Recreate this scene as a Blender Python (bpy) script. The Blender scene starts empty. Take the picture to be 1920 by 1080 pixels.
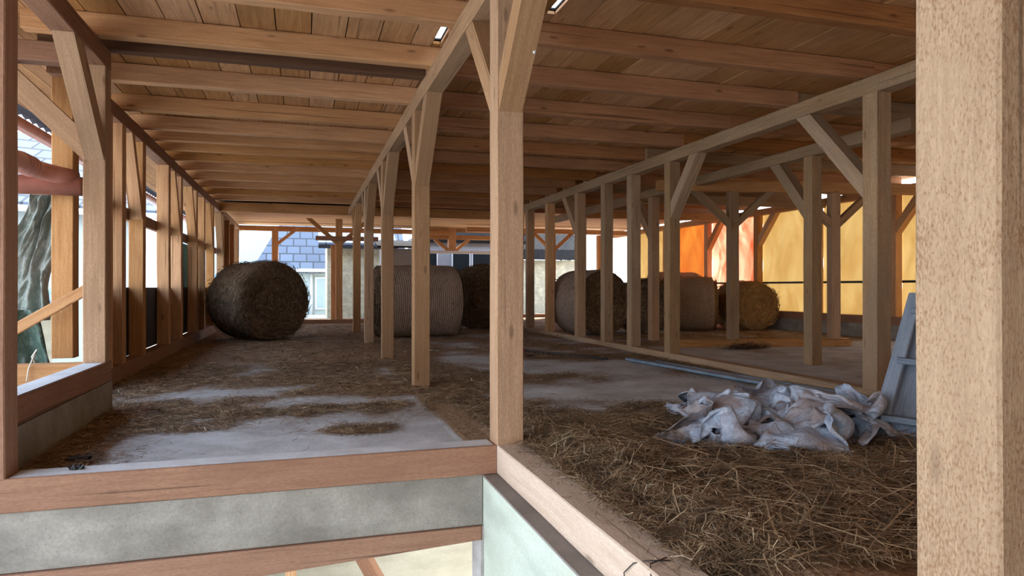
import bpy, math, random
import numpy as np
from mathutils import Vector, Matrix, noise
C = bpy.context.scene.collection
random.seed(7); RNG = np.random.default_rng(7)
PI = math.pi
# ------------------------------------------------------------------ camera, sky, light
cam = bpy.data.objects.new('camera', bpy.data.cameras.new('camera')); C.objects.link(cam)
cam.location = (0, 0, 1.076); cam.rotation_euler = (PI/2, 0, -math.radians(16.9))
cam.data.sensor_width = 36; cam.data.lens = 36*1290/1920; cam.data.shift_y = -2/1920
cam.data.clip_end = 400; cam.data.clip_start = .02
bpy.context.scene.camera = cam
w = bpy.data.worlds.new('sky'); bpy.context.scene.world = w; w.use_nodes = True
nt = w.node_tree; bg = nt.nodes['Background']
tc = nt.nodes.new('ShaderNodeTexCoord'); sep = nt.nodes.new('ShaderNodeSeparateXYZ'); rp = nt.nodes.new('ShaderNodeValToRGB')
nt.links.new(tc.outputs['Generated'], sep.inputs[0]); nt.links.new(sep.outputs['Z'], rp.inputs[0]); nt.links.new(rp.outputs[0], bg.inputs[0])
rp.color_ramp.elements[0].position = 0; rp.color_ramp.elements[0].color = (.93, .96, 1, 1)
rp.color_ramp.elements[1].position = .7; rp.color_ramp.elements[1].color = (.5, .7, 1, 1)
bg.inputs[1].default_value = 2.3
sl = bpy.data.lights.new('sun', 'SUN'); sl.energy = 7; sl.angle = math.radians(1.0); sl.color = (1, .93, .8)
sun = bpy.data.objects.new('sun', sl); C.objects.link(sun)
sun.rotation_euler = Vector((.50, .70, .66)).to_track_quat('Z', 'Y').to_euler()
vs = bpy.context.scene.view_settings
vs.view_transform = 'Standard'; vs.look = 'None'; vs.gamma = 1; vs.use_curve_mapping = False
vs.exposure = 1.38

# ------------------------------------------------------------------ materials
def newmat(name):
    m = bpy.data.materials.new(name); m.use_nodes = True
    return m, m.node_tree, m.node_tree.nodes['Principled BSDF']
def ramp(nt, src, stops):
    r = nt.nodes.new('ShaderNodeValToRGB'); e = r.color_ramp.elements
    while len(e) < len(stops): e.new(.5)
    for k, (p, c) in enumerate(stops): e[k].position = p; e[k].color = (*c, 1) if len(c) == 3 else c
    nt.links.new(src, r.inputs[0]); return r.outputs[0]
def mixc(nt, fac, a, b, mode='MIX'):
    m = nt.nodes.new('ShaderNodeMix'); m.data_type = 'RGBA'; m.blend_type = mode
    for s, v in ((0, fac), (6, a), (7, b)):
        if hasattr(v, 'links'): nt.links.new(v, m.inputs[s])
        elif isinstance(v, (int, float)): m.inputs[s].default_value = v
        else: m.inputs[s].default_value = (*v, 1)
    return m.outputs[2]
def math_(nt, op, a, b=None, c=None):
    m = nt.nodes.new('ShaderNodeMath'); m.operation = op
    for i, v in enumerate((a, b, c)):
        if v is None: continue
        if hasattr(v, 'links'): nt.links.new(v, m.inputs[i])
        else: m.inputs[i].default_value = v
    return m.outputs[0]
def noise_(nt, vec, scale, detail=4, rough=.55, dist=0):
    n = nt.nodes.new('ShaderNodeTexNoise'); n.inputs['Scale'].default_value = scale; n.inputs['Detail'].default_value = detail
    n.inputs['Roughness'].default_value = rough; n.inputs['Distortion'].default_value = dist
    nt.links.new(vec, n.inputs['Vector']); return n.outputs[0]
def mapping(nt, vec, scale=(1, 1, 1), loc=None, rot=None):
    m = nt.nodes.new('ShaderNodeMapping'); m.inputs['Scale'].default_value = scale
    nt.links.new(vec, m.inputs['Vector'])
    if loc is not None: nt.links.new(loc, m.inputs['Location'])
    if rot: m.inputs['Rotation'].default_value = rot
    return m.outputs[0]
def coord(nt, which='Object'): return nt.nodes.new('ShaderNodeTexCoord').outputs[which]
def bump(nt, bs, h, strength=.4, dist=.01):
    b = nt.nodes.new('ShaderNodeBump'); b.inputs['Strength'].default_value = strength; b.inputs['Distance'].default_value = dist
    nt.links.new(h, b.inputs['Height']); nt.links.new(b.outputs[0], bs.inputs['Normal'])
def attr(nt, name):
    a = nt.nodes.new('ShaderNodeAttribute'); a.attribute_name = name; return a.outputs['Fac']

def wood(name, light, dark, grey=.0, greycol=(.30, .29, .27), grain=1.0, useattr=False, speck=0.0, axis='z', stain=.35, hue=.12, fuzz=.3):
    m, nt, bs = newmat(name)
    if useattr: rnd = attr(nt, 'rnd')
    else: rnd = nt.nodes.new('ShaderNodeObjectInfo').outputs['Random']
    off = nt.nodes.new('ShaderNodeCombineXYZ'); r37 = math_(nt, 'MULTIPLY', rnd, 37.0)
    for i in range(3): nt.links.new(r37, off.inputs[i])
    co = coord(nt)
    sc = {'z': (22, 22, 1.3), 'y': (22, 1.3, 22), 'x': (1.3, 22, 22)}[axis]
    g = noise_(nt, mapping(nt, co, sc, off.outputs[0]), 1.6*grain, 6, .65, .6)
    big = noise_(nt, mapping(nt, co, tuple(1.6 if s > 2 else .7 for s in sc), off.outputs[0]), 1.3, 3)
    col = ramp(nt, g, [(.30, dark), (.52, tuple((a*.45+b*.55) for a, b in zip(dark, light))), (.72, light)])
    # knots
    v = nt.nodes.new('ShaderNodeTexVoronoi'); v.inputs['Scale'].default_value = 1.0
    nt.links.new(mapping(nt, co, tuple(6.5 if s > 2 else 2.1 for s in sc), off.outputs[0]), v.inputs['Vector'])
    kn = ramp(nt, v.outputs['Distance'], [(.055, (1, 1, 1)), (.13, (0, 0, 0))])
    col = mixc(nt, math_(nt, 'MULTIPLY', kn, .75), col, tuple(c*.35 for c in dark))
    st = ramp(nt, big, [(.42, (0, 0, 0)), (.68, (1, 1, 1))])
    col = mixc(nt, math_(nt, 'MULTIPLY', st, stain), col, tuple(c*.62 for c in dark))
    if grey > 0:
        gn = noise_(nt, mapping(nt, co, tuple(3 if s > 2 else 1.1 for s in sc), off.outputs[0]), 1.0, 5, .7)
        gm = ramp(nt, gn, [(.38, (0, 0, 0)), (.62, (1, 1, 1))])
        gcol = mixc(nt, g, tuple(c*.55 for c in greycol), greycol)
        col = mixc(nt, math_(nt, 'MULTIPLY', gm, grey), col, gcol)
    fz = noise_(nt, mapping(nt, co, tuple(150 if s > 2 else 38 for s in sc)), 1.0, 4, .7)
    col = mixc(nt, math_(nt, 'MULTIPLY', ramp(nt, fz, [(.42, (1, 1, 1)), (.58, (0, 0, 0))]), fuzz), col, tuple(c*.8 for c in dark))
    if speck > 0:
        sp = noise_(nt, mapping(nt, co, tuple(210 if s > 2 else 95 for s in sc)), 1.0, 3, .6)
        sg = noise_(nt, co, 5.5, 2)
        sm = ramp(nt, math_(nt, 'ADD', sp, math_(nt, 'MULTIPLY', sg, .5)), [(.73, (0, 0, 0)), (.9, (1, 1, 1))])
        col = mixc(nt, math_(nt, 'MULTIPLY', sm, speck), col, (.20, .11, .06))
    ck = noise_(nt, mapping(nt, co, tuple(34 if s > 2 else .55 for s in sc), off.outputs[0]), 1.0, 2, .4)
    ckm = ramp(nt, ck, [(.665, (0, 0, 0)), (.70, (1, 1, 1))])
    col = mixc(nt, math_(nt, 'MULTIPLY', ckm, .6), col, tuple(c*.3 for c in dark))
    hs = nt.nodes.new('ShaderNodeHueSaturation')
    nt.links.new(math_(nt, 'MULTIPLY_ADD', rnd, hue*2.2, 1-hue), hs.inputs['Value'])
    nt.links.new(math_(nt, 'MULTIPLY_ADD', rnd, -.2, 1.16), hs.inputs['Saturation'])
    nt.links.new(col, hs.inputs['Color']); nt.links.new(hs.outputs[0], bs.inputs['Base Color'])
    bs.inputs['Roughness'].default_value = .82; bs.inputs['Specular IOR Level'].default_value = .25
    saw = noise_(nt, mapping(nt, co, tuple(90 if s > 2 else 60 for s in sc)), 1.0, 2)
    bump(nt, bs, math_(nt, 'ADD', g, math_(nt, 'ADD', math_(nt, 'MULTIPLY', saw, .6), math_(nt, 'MULTIPLY', fz, .8))), .5, .004)
    return m
def plain(name, col, rough=.7, var=.0, scale=6, metal=0, bumpy=0, col2=None, spec=.4, stretch=(1, 1, 1)):
    m, nt, bs = newmat(name)
    n = noise_(nt, mapping(nt, coord(nt), stretch), scale, 5, .6)
    c2 = col2 or tuple(c*(1-var) for c in col)
    nt.links.new(ramp(nt, n, [(.35, c2), (.65, col)]), bs.inputs['Base Color'])
    bs.inputs['Roughness'].default_value = rough; bs.inputs['Metallic'].default_value = metal
    bs.inputs['Specular IOR Level'].default_value = spec
    if bumpy: bump(nt, bs, n, bumpy, .02)
    return m

M = {}
M['fresh'] = wood('fresh_spruce', (.66, .40, .21), (.42, .21, .10))
M['tan'] = wood('tan_spruce', (.50, .325, .20), (.34, .20, .115), stain=.35, fuzz=.5)
M['near'] = wood('rough_sawn_spruce', (.44, .32, .215), (.33, .23, .15), speck=.75, stain=.12, grain=.8, fuzz=.5)
M['pale'] = wood('pale_sawn_spruce', (.58, .46, .36), (.46, .34, .25), stain=.2, grain=.7, fuzz=.5)
M['weath'] = wood('weathered_spruce', (.52, .345, .21), (.30, .185, .105), grey=.4, greycol=(.38, .33, .26), stain=.6, fuzz=.6)
M['dark'] = wood('dark_stained_spruce', (.20, .11, .065), (.11, .055, .035))  # for the joist with a dark stain of its own
M['joist'] = wood('joist_spruce', (.68, .39, .20), (.45, .22, .10), fuzz=.2)
M['joist_red'] = wood('red_brown_joist_spruce', (.50, .255, .125), (.30, .13, .06), fuzz=.2)
M['board'] = wood('roof_boards', (.66, .375, .185), (.40, .195, .09), useattr=True, axis='y', hue=.2, stain=.45)
M['boardx'] = wood('soffit_boards', (.74, .47, .25), (.52, .29, .14), useattr=True, axis='x', hue=.12, stain=.15)
M['mantle'] = wood('sill_wood', (.40, .225, .145), (.26, .135, .085), stain=.35, fuzz=.5)
M['bluewood'] = wood('painted_grey_blue_wood', (.26, .31, .38), (.15, .185, .24), stain=.35)

def concrete(name, a, b, pits=True, scale=3.0):
    m, nt, bs = newmat(name); co = coord(nt)
    n1 = noise_(nt, co, scale, 8, .65); n2 = noise_(nt, mapping(nt, co, (1, 1, 4)), 1.1, 4); n3 = noise_(nt, co, 60, 3)
    col = ramp(nt, n1, [(.3, b), (.7, a)])
    col = mixc(nt, math_(nt, 'MULTIPLY', ramp(nt, n2, [(.45, (0, 0, 0)), (.75, (1, 1, 1))]), .55), col, tuple(c*.5 for c in b))
    if pits:
        v = nt.nodes.new('ShaderNodeTexVoronoi'); v.inputs['Scale'].default_value = 26; nt.links.new(co, v.inputs['Vector'])
        p = ramp(nt, v.outputs['Distance'], [(.05, (1, 1, 1)), (.14, (0, 0, 0))])
        col = mixc(nt, math_(nt, 'MULTIPLY', p, .45), col, (.05, .05, .05))
    col = mixc(nt, math_(nt, 'MULTIPLY', ramp(nt, n3, [(.40, (1, 1, 1)), (.62, (0, 0, 0))]), .22), col, tuple(c*.6 for c in b))
    nt.links.new(col, bs.inputs['Base Color']); bs.inputs['Roughness'].default_value = .9
    bs.inputs['Specular IOR Level'].default_value = .2
    bump(nt, bs, math_(nt, 'ADD', n1, math_(nt, 'MULTIPLY', n3, .3)), .3, .01)
    return m
M['conc'] = concrete('cast_concrete', (.42, .385, .33), (.22, .195, .165))
M['conc_light'] = concrete('dusty_concrete', (.46, .44, .42), (.33, .30, .28), False)
M['mint'] = concrete('pale_green_render', (.56, .62, .53), (.44, .47, .38), False, 1.2)
M['dusty_light'] = concrete('pale_dusty_sky_light', (.66, .67, .69), (.52, .51, .50), False, 5)  # brightness of sky-lit sill tops put into this dusty colour
M['ledge'] = concrete('brown_grey_ledge', (.30, .26, .23), (.20, .17, .15), False)
M['cream'] = concrete('cream_render', (.42, .39, .30), (.32, .29, .21), False, 1.5)

# floor: concrete slab with trodden hay litter where 'hay' is high
m, nt, bs = newmat('slab_with_litter'); co = coord(nt)
hay = attr(nt, 'hay')
n1 = noise_(nt, co, 2.2, 8, .65); n2 = noise_(nt, co, 38, 4, .7); n3 = noise_(nt, mapping(nt, co, (1, 2.5, 1)), 14, 5, .7)
cc = ramp(nt, n1, [(.3, (.32, .30, .29)), (.5, (.46, .46, .455)), (.7, (.60, .61, .62))])
cc = mixc(nt, math_(nt, 'MULTIPLY', ramp(nt, n2, [(.55, (0, 0, 0)), (.7, (1, 1, 1))]), .45), cc, (.22, .16, .10))
hc = ramp(nt, n2, [(.3, (.09, .05, .028)), (.5, (.25, .15, .085)), (.72, (.48, .33, .20))])
hc = mixc(nt, math_(nt, 'MULTIPLY', ramp(nt, n3, [(.4, (0, 0, 0)), (.65, (1, 1, 1))]), .45), hc, (.44, .29, .18))
f = math_(nt, 'ADD', hay, math_(nt, 'MULTIPLY', math_(nt, 'SUBTRACT', n3, .5), 1.3))
f = math_(nt, 'ADD', f, math_(nt, 'MULTIPLY', math_(nt, 'SUBTRACT', n2, .5), .7))
fm = ramp(nt, f, [(.34, (0, 0, 0)), (.6, (1, 1, 1))])
nt.links.new(mixc(nt, fm, cc, hc), bs.inputs['Base Color']); bs.inputs['Roughness'].default_value = .95
bs.inputs['Specular IOR Level'].default_value = .12
bump(nt, bs, math_(nt, 'ADD', math_(nt, 'MULTIPLY', n2, fm), n1), .8, .02); M['slab'] = m
# straw
def strawmat(name, cols, sheen=.15):
    m, nt, bs = newmat(name); r = attr(nt, 'rnd')
    nt.links.new(ramp(nt, r, cols), bs.inputs['Base Color']); bs.inputs['Roughness'].default_value = .6
    bs.inputs['Specular IOR Level'].default_value = .3
    cl = noise_(nt, coord(nt), 5.5, 4, .6)
    base = bs.inputs['Base Color'].links[0].from_socket
    nt.links.new(mixc(nt, math_(nt, 'MULTIPLY', ramp(nt, cl, [(.40, (1, 1, 1)), (.58, (0, 0, 0))]), .62), base, (.085, .05, .03)), bs.inputs['Base Color'])
    return m
M['straw'] = strawmat('dry_hay', [(0, (.07, .04, .024)), (.32, (.22, .14, .08)), (.65, (.40, .285, .165)), (.9, (.60, .48, .31)), (1, (.85, .77, .58))])
def balemat(name, a, b, c, wrap=False):
    m, nt, bs = newmat(name); co = coord(nt)
    n1 = noise_(nt, co, 24, 6, .8, 1.5); n2 = noise_(nt, co, 2.2, 3)
    r = attr(nt, 'rnd')
    col = ramp(nt, math_(nt, 'ADD', math_(nt, 'MULTIPLY', n1, .75), math_(nt, 'MULTIPLY', r, .3)), [(.36, a), (.52, b), (.68, c)])
    col = mixc(nt, math_(nt, 'MULTIPLY', ramp(nt, n2, [(.4, (0, 0, 0)), (.7, (1, 1, 1))]), .4), col, a)
    h = n1
    if wrap:
        wv = nt.nodes.new('ShaderNodeTexWave'); wv.wave_type = 'BANDS'; wv.bands_direction = 'Y'
        wv.inputs['Scale'].default_value = 7; wv.inputs['Distortion'].default_value = 2.0; wv.inputs['Detail Scale'].default_value = 4
        nt.links.new(co, wv.inputs['Vector'])
        col = mixc(nt, math_(nt, 'MULTIPLY', ramp(nt, wv.outputs['Fac'], [(.6, (0, 0, 0)), (.9, (1, 1, 1))]), .14), col, (.62, .52, .40))
        h = math_(nt, 'ADD', n1, math_(nt, 'MULTIPLY', wv.outputs['Fac'], .5))
    nt.links.new(col, bs.inputs['Base Color']); bs.inputs['Roughness'].default_value = .9
    bs.inputs['Specular IOR Level'].default_value = .1
    bump(nt, bs, h, 1.0, .035); return m
M['bale_dark'] = balemat('old_hay', (.055, .036, .024), (.19, .125, .078), (.42, .30, .19))
M['bale_gold'] = balemat('golden_straw', (.20, .10, .04), (.42, .25, .11), (.60, .40, .20))
M['wrap'] = balemat('netted_hay', (.24, .16, .125), (.50, .36, .28), (.72, .56, .45), True)
M['wrap_gold'] = balemat('netted_straw', (.30, .19, .12), (.50, .34, .23), (.66, .50, .36), True)

def tarpmat(name, a, b, dirt, dirtamt=.8, trans=0.0):
    m, nt, bs = newmat(name); co = coord(nt)
    n = noise_(nt, co, 3.0, 6, .65, .6); n2 = noise_(nt, co, 18, 4, .6)
    col = ramp(nt, n2, [(.35, b), (.62, a)])
    col = mixc(nt, math_(nt, 'MULTIPLY', ramp(nt, n, [(.44, (0, 0, 0)), (.62, (1, 1, 1))]), dirtamt), col, dirt)
    nt.links.new(col, bs.inputs['Base Color']); bs.inputs['Roughness'].default_value = .42
    bs.inputs['Specular IOR Level'].default_value = .45
    bump(nt, bs, math_(nt, 'ADD', n2, noise_(nt, co, 7, 3, .5, 1.5)), .6, .03); return m
M['tarp'] = tarpmat('grey_plastic_tarp', (.42, .50, .62), (.27, .33, .43), (.26, .19, .16))
M['tarp_green'] = tarpmat('green_grey_tarp', (.34, .38, .34), (.20, .25, .22), (.28, .27, .24), .5)
M['tarp_dkgreen'] = tarpmat('dark_green_tarp', (.09, .15, .11), (.05, .09, .07), (.14, .17, .14), .5)

def sheetmat(name, ca, cb, t=.75):
    m, nt, bs = newmat(name); co = coord(nt)
    n = noise_(nt, mapping(nt, co, (1, 1, .5)), 1.4, 5, .6, .8)
    col = ramp(nt, n, [(.35, ca), (.65, cb)])
    out = nt.nodes['Material Output']; tr = nt.nodes.new('ShaderNodeBsdfTranslucent'); mx = nt.nodes.new('ShaderNodeMixShader')
    nt.links.new(col, tr.inputs[0]); nt.links.new(col, bs.inputs['Base Color']); bs.inputs['Roughness'].default_value = .45
    mx.inputs[0].default_value = t; nt.links.new(bs.outputs[0], mx.inputs[1]); nt.links.new(tr.outputs[0], mx.inputs[2])
    nt.links.new(mx.outputs[0], out.inputs[0]); return m
M['sheet_y'] = sheetmat('yellow_sheet', (.42, .30, .15), (.48, .38, .22))
M['sheet_o'] = sheetmat('orange_sheet', (.46, .20, .07), (.52, .29, .10))
M['sheet_p'] = sheetmat('salmon_sheet', (.50, .20, .11), (.80, .56, .44))
M['pipe'] = plain('brown_plastic_pipe', (.50, .22, .17), .35, .25, 4)
M['black'] = plain('black_panel', (.018, .024, .034), .6, .3)
M['white'] = plain('white_paint', (.75, .77, .80), .5, .12)
M['greywall'] = plain('grey_plastic', (.26, .26, .28), .5, .12)
M['felt'] = plain('roofing_felt', (.02, .018, .016), .95, .3)
M['teal'] = plain('teal_net', (.05, .32, .30), .7, .3)
M['blue'] = plain('blue_plastic', (.21, .29, .38), .5, .45, 5, stretch=(1, 1, 1))
M['paleblue'] = plain('pale_blue_wall', (.40, .52, .60), .8, .1)
M['house'] = plain('pale_house_wall', (.46, .54, .55), .85, .12, 2)
M['glass'] = plain('dark_pane', (.015, .018, .02), .8, .1, spec=.05)
M['matt'] = plain('dark_matt_roof', (.03, .028, .028), .95, .3, spec=.05)
M['red'] = plain('red_scrap', (.35, .08, .06), .7, .3)
M['scrap'] = plain('brown_cardboard', (.36, .25, .22), .85, .3, 9)
M['metal'] = plain('dark_iron', (.05, .05, .05), .5, .2, metal=.6)
M['ground'] = plain('outdoor_gravel', (.60, .57, .51), .95, .2, 1.5)
M['bark'] = plain('bark', (.20, .17, .14), .9, .3, 8)
M['twine'] = plain('twine', (.6, .55, .45), .8, .1)
# slates and rubble
def brick(name, a, b, mortar, sx, sy, msize=.02, axes='xz'):
    m, nt, bs = newmat(name); co = coord(nt)
    sp = nt.nodes.new('ShaderNodeSeparateXYZ'); nt.links.new(co, sp.inputs[0]); cb = nt.nodes.new('ShaderNodeCombineXYZ')
    nt.links.new(sp.outputs[axes[0].upper()], cb.inputs[0]); nt.links.new(sp.outputs[axes[1].upper()], cb.inputs[1])
    t = nt.nodes.new('ShaderNodeTexBrick'); nt.links.new(cb.outputs[0], t.inputs['Vector'])
    t.inputs['Color1'].default_value = (*a, 1); t.inputs['Color2'].default_value = (*b, 1); t.inputs['Mortar'].default_value = (*mortar, 1)
    t.inputs['Scale'].default_value = 1; t.inputs['Brick Width'].default_value = sx; t.inputs['Row Height'].default_value = sy
    t.inputs['Mortar Size'].default_value = msize; nt.links.new(t.outputs['Color'], bs.inputs['Base Color'])
    bs.inputs['Roughness'].default_value = .75; bump(nt, bs, t.outputs['Fac'], -.5, .02); return m
M['slate'] = brick('blue_slates', (.075, .09, .125), (.10, .12, .16), (.025, .03, .04), .55, .36, .03)
def rubble():
    m, nt, bs = newmat('rubble_stone'); co = coord(nt)
    v = nt.nodes.new('ShaderNodeTexVoronoi'); v.feature = 'DISTANCE_TO_EDGE'; v.inputs['Scale'].default_value = 2.6
    nt.links.new(mapping(nt, co, (1, 1, 1.7)), v.inputs['Vector'])
    n = noise_(nt, co, 4, 6)
    col = ramp(nt, n, [(.3, (.30, .26, .19)), (.7, (.52, .46, .32))])
    col = mixc(nt, ramp(nt, v.outputs['Distance'], [(.0, (1, 1, 1)), (.05, (0, 0, 0))]), col, (.34, .30, .23))
    nt.links.new(col, bs.inputs['Base Color']); bs.inputs['Roughness'].default_value = .95
    bump(nt, bs, v.outputs['Distance'], .6, .05); return m
M['rubble'] = rubble()

# ------------------------------------------------------------------ object helpers
def tag(o, label=None, cat=None, group=None, kind=None):
    if label: o['label'] = label
    if cat: o['category'] = cat
    if group: o['group'] = group
    if kind: o['kind'] = kind
    return o
def empty(name, loc, label, cat, group=None):
    o = bpy.data.objects.new(name, None); C.objects.link(o); o.location = loc; o.empty_display_size = .1
    return tag(o, label, cat, group)
def axisrot(axis):
    a = Vector(axis).normalized()
    return a.to_track_quat('Z', 'Y').to_matrix()
def mk(name, V, F, mat, parent=None, origin=None, axis=(0, 0, 1), smooth=False, rnd=None, rot=None, attrs=None):
    """V world coords -> object with local frame at origin whose local Z is axis."""
    V = np.asarray(V, float)
    R = rot if rot is not None else axisrot(axis)
    o3 = Vector(origin) if origin is not None else Vector(V.mean(0))
    Rn = np.array(R)
    L = (V-np.array(o3)) @ Rn
    me = bpy.data.meshes.new(name); me.from_pydata(L.tolist(), [], F); me.update()
    if rnd is not None:
        a = me.attributes.new('rnd', 'FLOAT', 'POINT'); a.data.foreach_set('value', np.asarray(rnd, np.float32))
    if attrs:
        for k, v in attrs.items():
            a = me.attributes.new(k, 'FLOAT', 'POINT'); a.data.foreach_set('value', np.asarray(v, np.float32))
    me.materials.append(mat)
    if smooth: me.polygons.foreach_set('use_smooth', [True]*len(me.polygons))
    o = bpy.data.objects.new(name, me); C.objects.link(o)
    Mx = Matrix.Translation(o3) @ R.to_4x4()
    if parent is not None:
        W = parent.matrix_basis if parent.parent is None else parent.parent.matrix_basis @ parent.matrix_basis
        o.parent = parent; o.matrix_basis = W.inverted() @ Mx
    else: o.matrix_basis = Mx
    return o
def timber(name, p0, p1, w, h, mat, parent=None, jit=.0025, cham=.006, up=None, n=None):
    """sawn timber from p0 to p1; w = width across the horizontal side, h = the other side; chamfered and a little uneven"""
    p0, p1 = Vector(p0), Vector(p1); d = (p1-p0); L = d.length; d.normalize()
    if up is None: up = Vector((0, 0, 1)) if abs(d.z) < .95 else Vector((0, 1, 0))
    s = d.cross(up).normalized(); u = s.cross(d).normalized()
    n = n or max(2, int(L/.45)+1); c = cham
    prof = [(-w/2+c, -h/2), (w/2-c, -h/2), (w/2, -h/2+c), (w/2, h/2-c), (w/2-c, h/2), (-w/2+c, h/2), (-w/2, h/2-c), (-w/2, -h/2+c)]
    V = []
    for i in range(n):
        q = p0+d*(L*i/(n-1))
        jx, jz = random.uniform(-jit, jit), random.uniform(-jit, jit)
        if i in (0, n-1): jx = jz = 0
        for a, b in prof: V.append(q+s*(a+jx)+u*(b+jz))
    F = []
    for i in range(n-1):
        for k in range(8):
            a = i*8+k; b = i*8+(k+1) % 8; F.append((a, b, b+8, a+8))
    F.append(tuple(range(7, -1, -1))); F.append(tuple((n-1)*8+k for k in range(8)))
    return mk(name, V, F, mat, parent, p0, d)
def box(name, x0, x1, y0, y1, z0, z1, mat, parent=None, axis=(0, 0, 1)):
    V = [(x, y, z) for x in (x0, x1) for y in (y0, y1) for z in (z0, z1)]
    F = [(0, 1, 3, 2), (4, 6, 7, 5), (0, 4, 5, 1), (2, 3, 7, 6), (0, 2, 6, 4), (1, 5, 7, 3)]
    return mk(name, V, F, mat, parent, (x0, y0, z0), axis)
def prism(name, pts, off, mat, parent=None, axis=(0, 0, 1)):
    """polygon of world points extruded by vector off"""
    n = len(pts); off = Vector(off); V = [Vector(p) for p in pts]+[Vector(p)+off for p in pts]
    F = [tuple(range(n)), tuple(range(2*n-1, n-1, -1))]+[(i, i+n, (i+1) % n+n, (i+1) % n) for i in range(n)]
    return mk(name, V, F, mat, parent, pts[0], axis)
def tube(name, pts, r, mat, parent=None, seg=12, radii=None):
    pts = [Vector(p) for p in pts]; V = []; F = []
    for i, p in enumerate(pts):
        t = (pts[min(i+1, len(pts)-1)]-pts[max(i-1, 0)]).normalized()
        a = t.orthogonal().normalized() if i == 0 else (pa-t*pa.dot(t)).normalized()
        pa = a; b = t.cross(a); rr = radii[i] if radii else r
        for k in range(seg):
            q = 2*PI*k/seg; V.append(p+(a*math.cos(q)+b*math.sin(q))*rr)
    for i in range(len(pts)-1):
        for k in range(seg):
            F.append((i*seg+k, i*seg+(k+1) % seg, (i+1)*seg+(k+1) % seg, (i+1)*seg+k))
    F.append(tuple(range(seg-1, -1, -1))); F.append(tuple((len(pts)-1)*seg+k for k in range(seg)))
    return mk(name, V, F, mat, parent, pts[0], smooth=True)
ORD = ['first', 'second', 'third', 'fourth', 'fifth', 'sixth', 'seventh', 'eighth', 'ninth', 'tenth', 'eleventh', 'twelfth', 'thirteenth', 'fourteenth', 'fifteenth', 'sixteenth', 'seventeenth', 'eighteenth', 'nineteenth', 'twentieth', 'twenty first', 'twenty second', 'twenty third', 'twenty fourth', 'twenty fifth']

BU = 2.94      # underside of the beams
def post(x, y, label, z0=0, z1=BU, w=.17, d=.17, mat='tan', braces=(), group=None, rise=.80, run=.73, bt=.21, bm=None, cat='post'):
    """x, y = left front corner. braces: subset of 'y-','y+','x-','x+' """
    t = empty('timber_post', (x+w/2, y+d/2, z0), label, cat, group)
    timber('post_shaft', (x+w/2, y+d/2, z0), (x+w/2, y+d/2, z1), w, d, M[mat], t, up=Vector((0, 1, 0)))
    for b in braces:
        zk = z1-rise; th = .012
        if b[0] == 'y':
            s = 1 if b[1] == '+' else -1; ys = y+d if s > 0 else y
            pts = [(x+th, ys, zk), (x+th, ys+s*run, z1), (x+th, ys+s*(run-bt), z1), (x+th, ys, zk+bt*rise/run)]
            prism('knee_brace', pts, (w-2*th, 0, 0), M[bm or mat], t, (0, s*run, rise))
        else:
            s = 1 if b[1] == '+' else -1; xs = x+w if s > 0 else x
            pts = [(xs, y+th, zk), (xs+s*run, y+th, z1), (xs+s*(run-bt), y+th, z1), (xs, y+th, zk+bt*rise/run)]
            prism('knee_brace', pts, (0, d-2*th, 0), M[bm or mat], t, (s*run, 0, rise))
    return t

# ------------------------------------------------------------------ floor and hay cover
FX0, FX1, FY1 = -1.98, 11.5, 24.2
def nz(x, y, s, seed=0): return noise.noise(Vector((x*s, y*s, seed)))
def hayd(x, y):
    """how thick the hay lies at a floor spot, 0..1"""
    v = .62+.38*nz(x, y*.7, .9, 3)+.3*nz(x, y, 2.4, 8)
    if x < 1.1:
        v += .12
        if y < 6.2:   # swept dusty strip behind the front sill
            e = (y-4.1)/1.5+.35*nz(x, y, 1.6, 5)
            if x > -1.25: v -= max(0, 1.25-e)*.95
            v += 1.1*math.exp(-((x-.42)/.26)**2-((y-5.25)/.16)**2)
            v += .9*math.exp(-((x+1.5)/.28)**2)
        v -= .55*math.exp(-((x+.9)/.8)**2-((y-7.4)/.35)**2)+.5*math.exp(-((x-.35)/.9)**2-((y-6.6)/.3)**2)
    elif x < 5.2:
        v += .02
        v += .9*max(0, min(1, (5.3-y)/1.2))
        v -= .75*math.exp(-((x-2.9)/1.3)**2-((y-6.5)/.55)**2)
        v -= .6*math.exp(-((x-3.6)/1.0)**2-((y-8.6)/.6)**2)
        v -= .5*math.exp(-((x-2.2)/.9)**2-((y-9.9)/.6)**2)
        v -= .7*math.exp(-((x-4.0)/.6)**2-((y-6.0)/1.6)**2)
        v += .35*math.exp(-((x-1.3)/.5)**2)
        if y < 4.6: v = max(v, .92)
    else:
        v -= .42
        if y > 11: v += .35
    if x < -1.7: v += .3
    return max(0, min(1, v))
def hayh(x, y):
    """height of the hay bed"""
    h = 0
    if x > 1.29 and y < 6:
        k = max(0, min(1, (5.4-y)/1.6)); h = k*(.075+.045*nz(x, y, 2.0, 1)+.02*nz(x, y, 6, 2))
        h *= max(.35, min(1, (x-1.25)/.35))
        h += k*.05*math.exp(-((x-1.6)/.4)**2)
    return max(0, h)+.012*hayd(x, y)
xs = np.concatenate([np.arange(FX0, 1.26, .07), np.arange(1.26, 5.4, .07), np.arange(5.4, FX1+.01, .2)]); xs[-1] = FX1
ys = np.concatenate([np.arange(4.1, 7, .07), np.arange(7, FY1, .16)]); ys[-1] = FY1
ys2 = np.concatenate([np.arange(-1.5, 1.9, .3), np.arange(1.9, 4.1, .06)])
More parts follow.
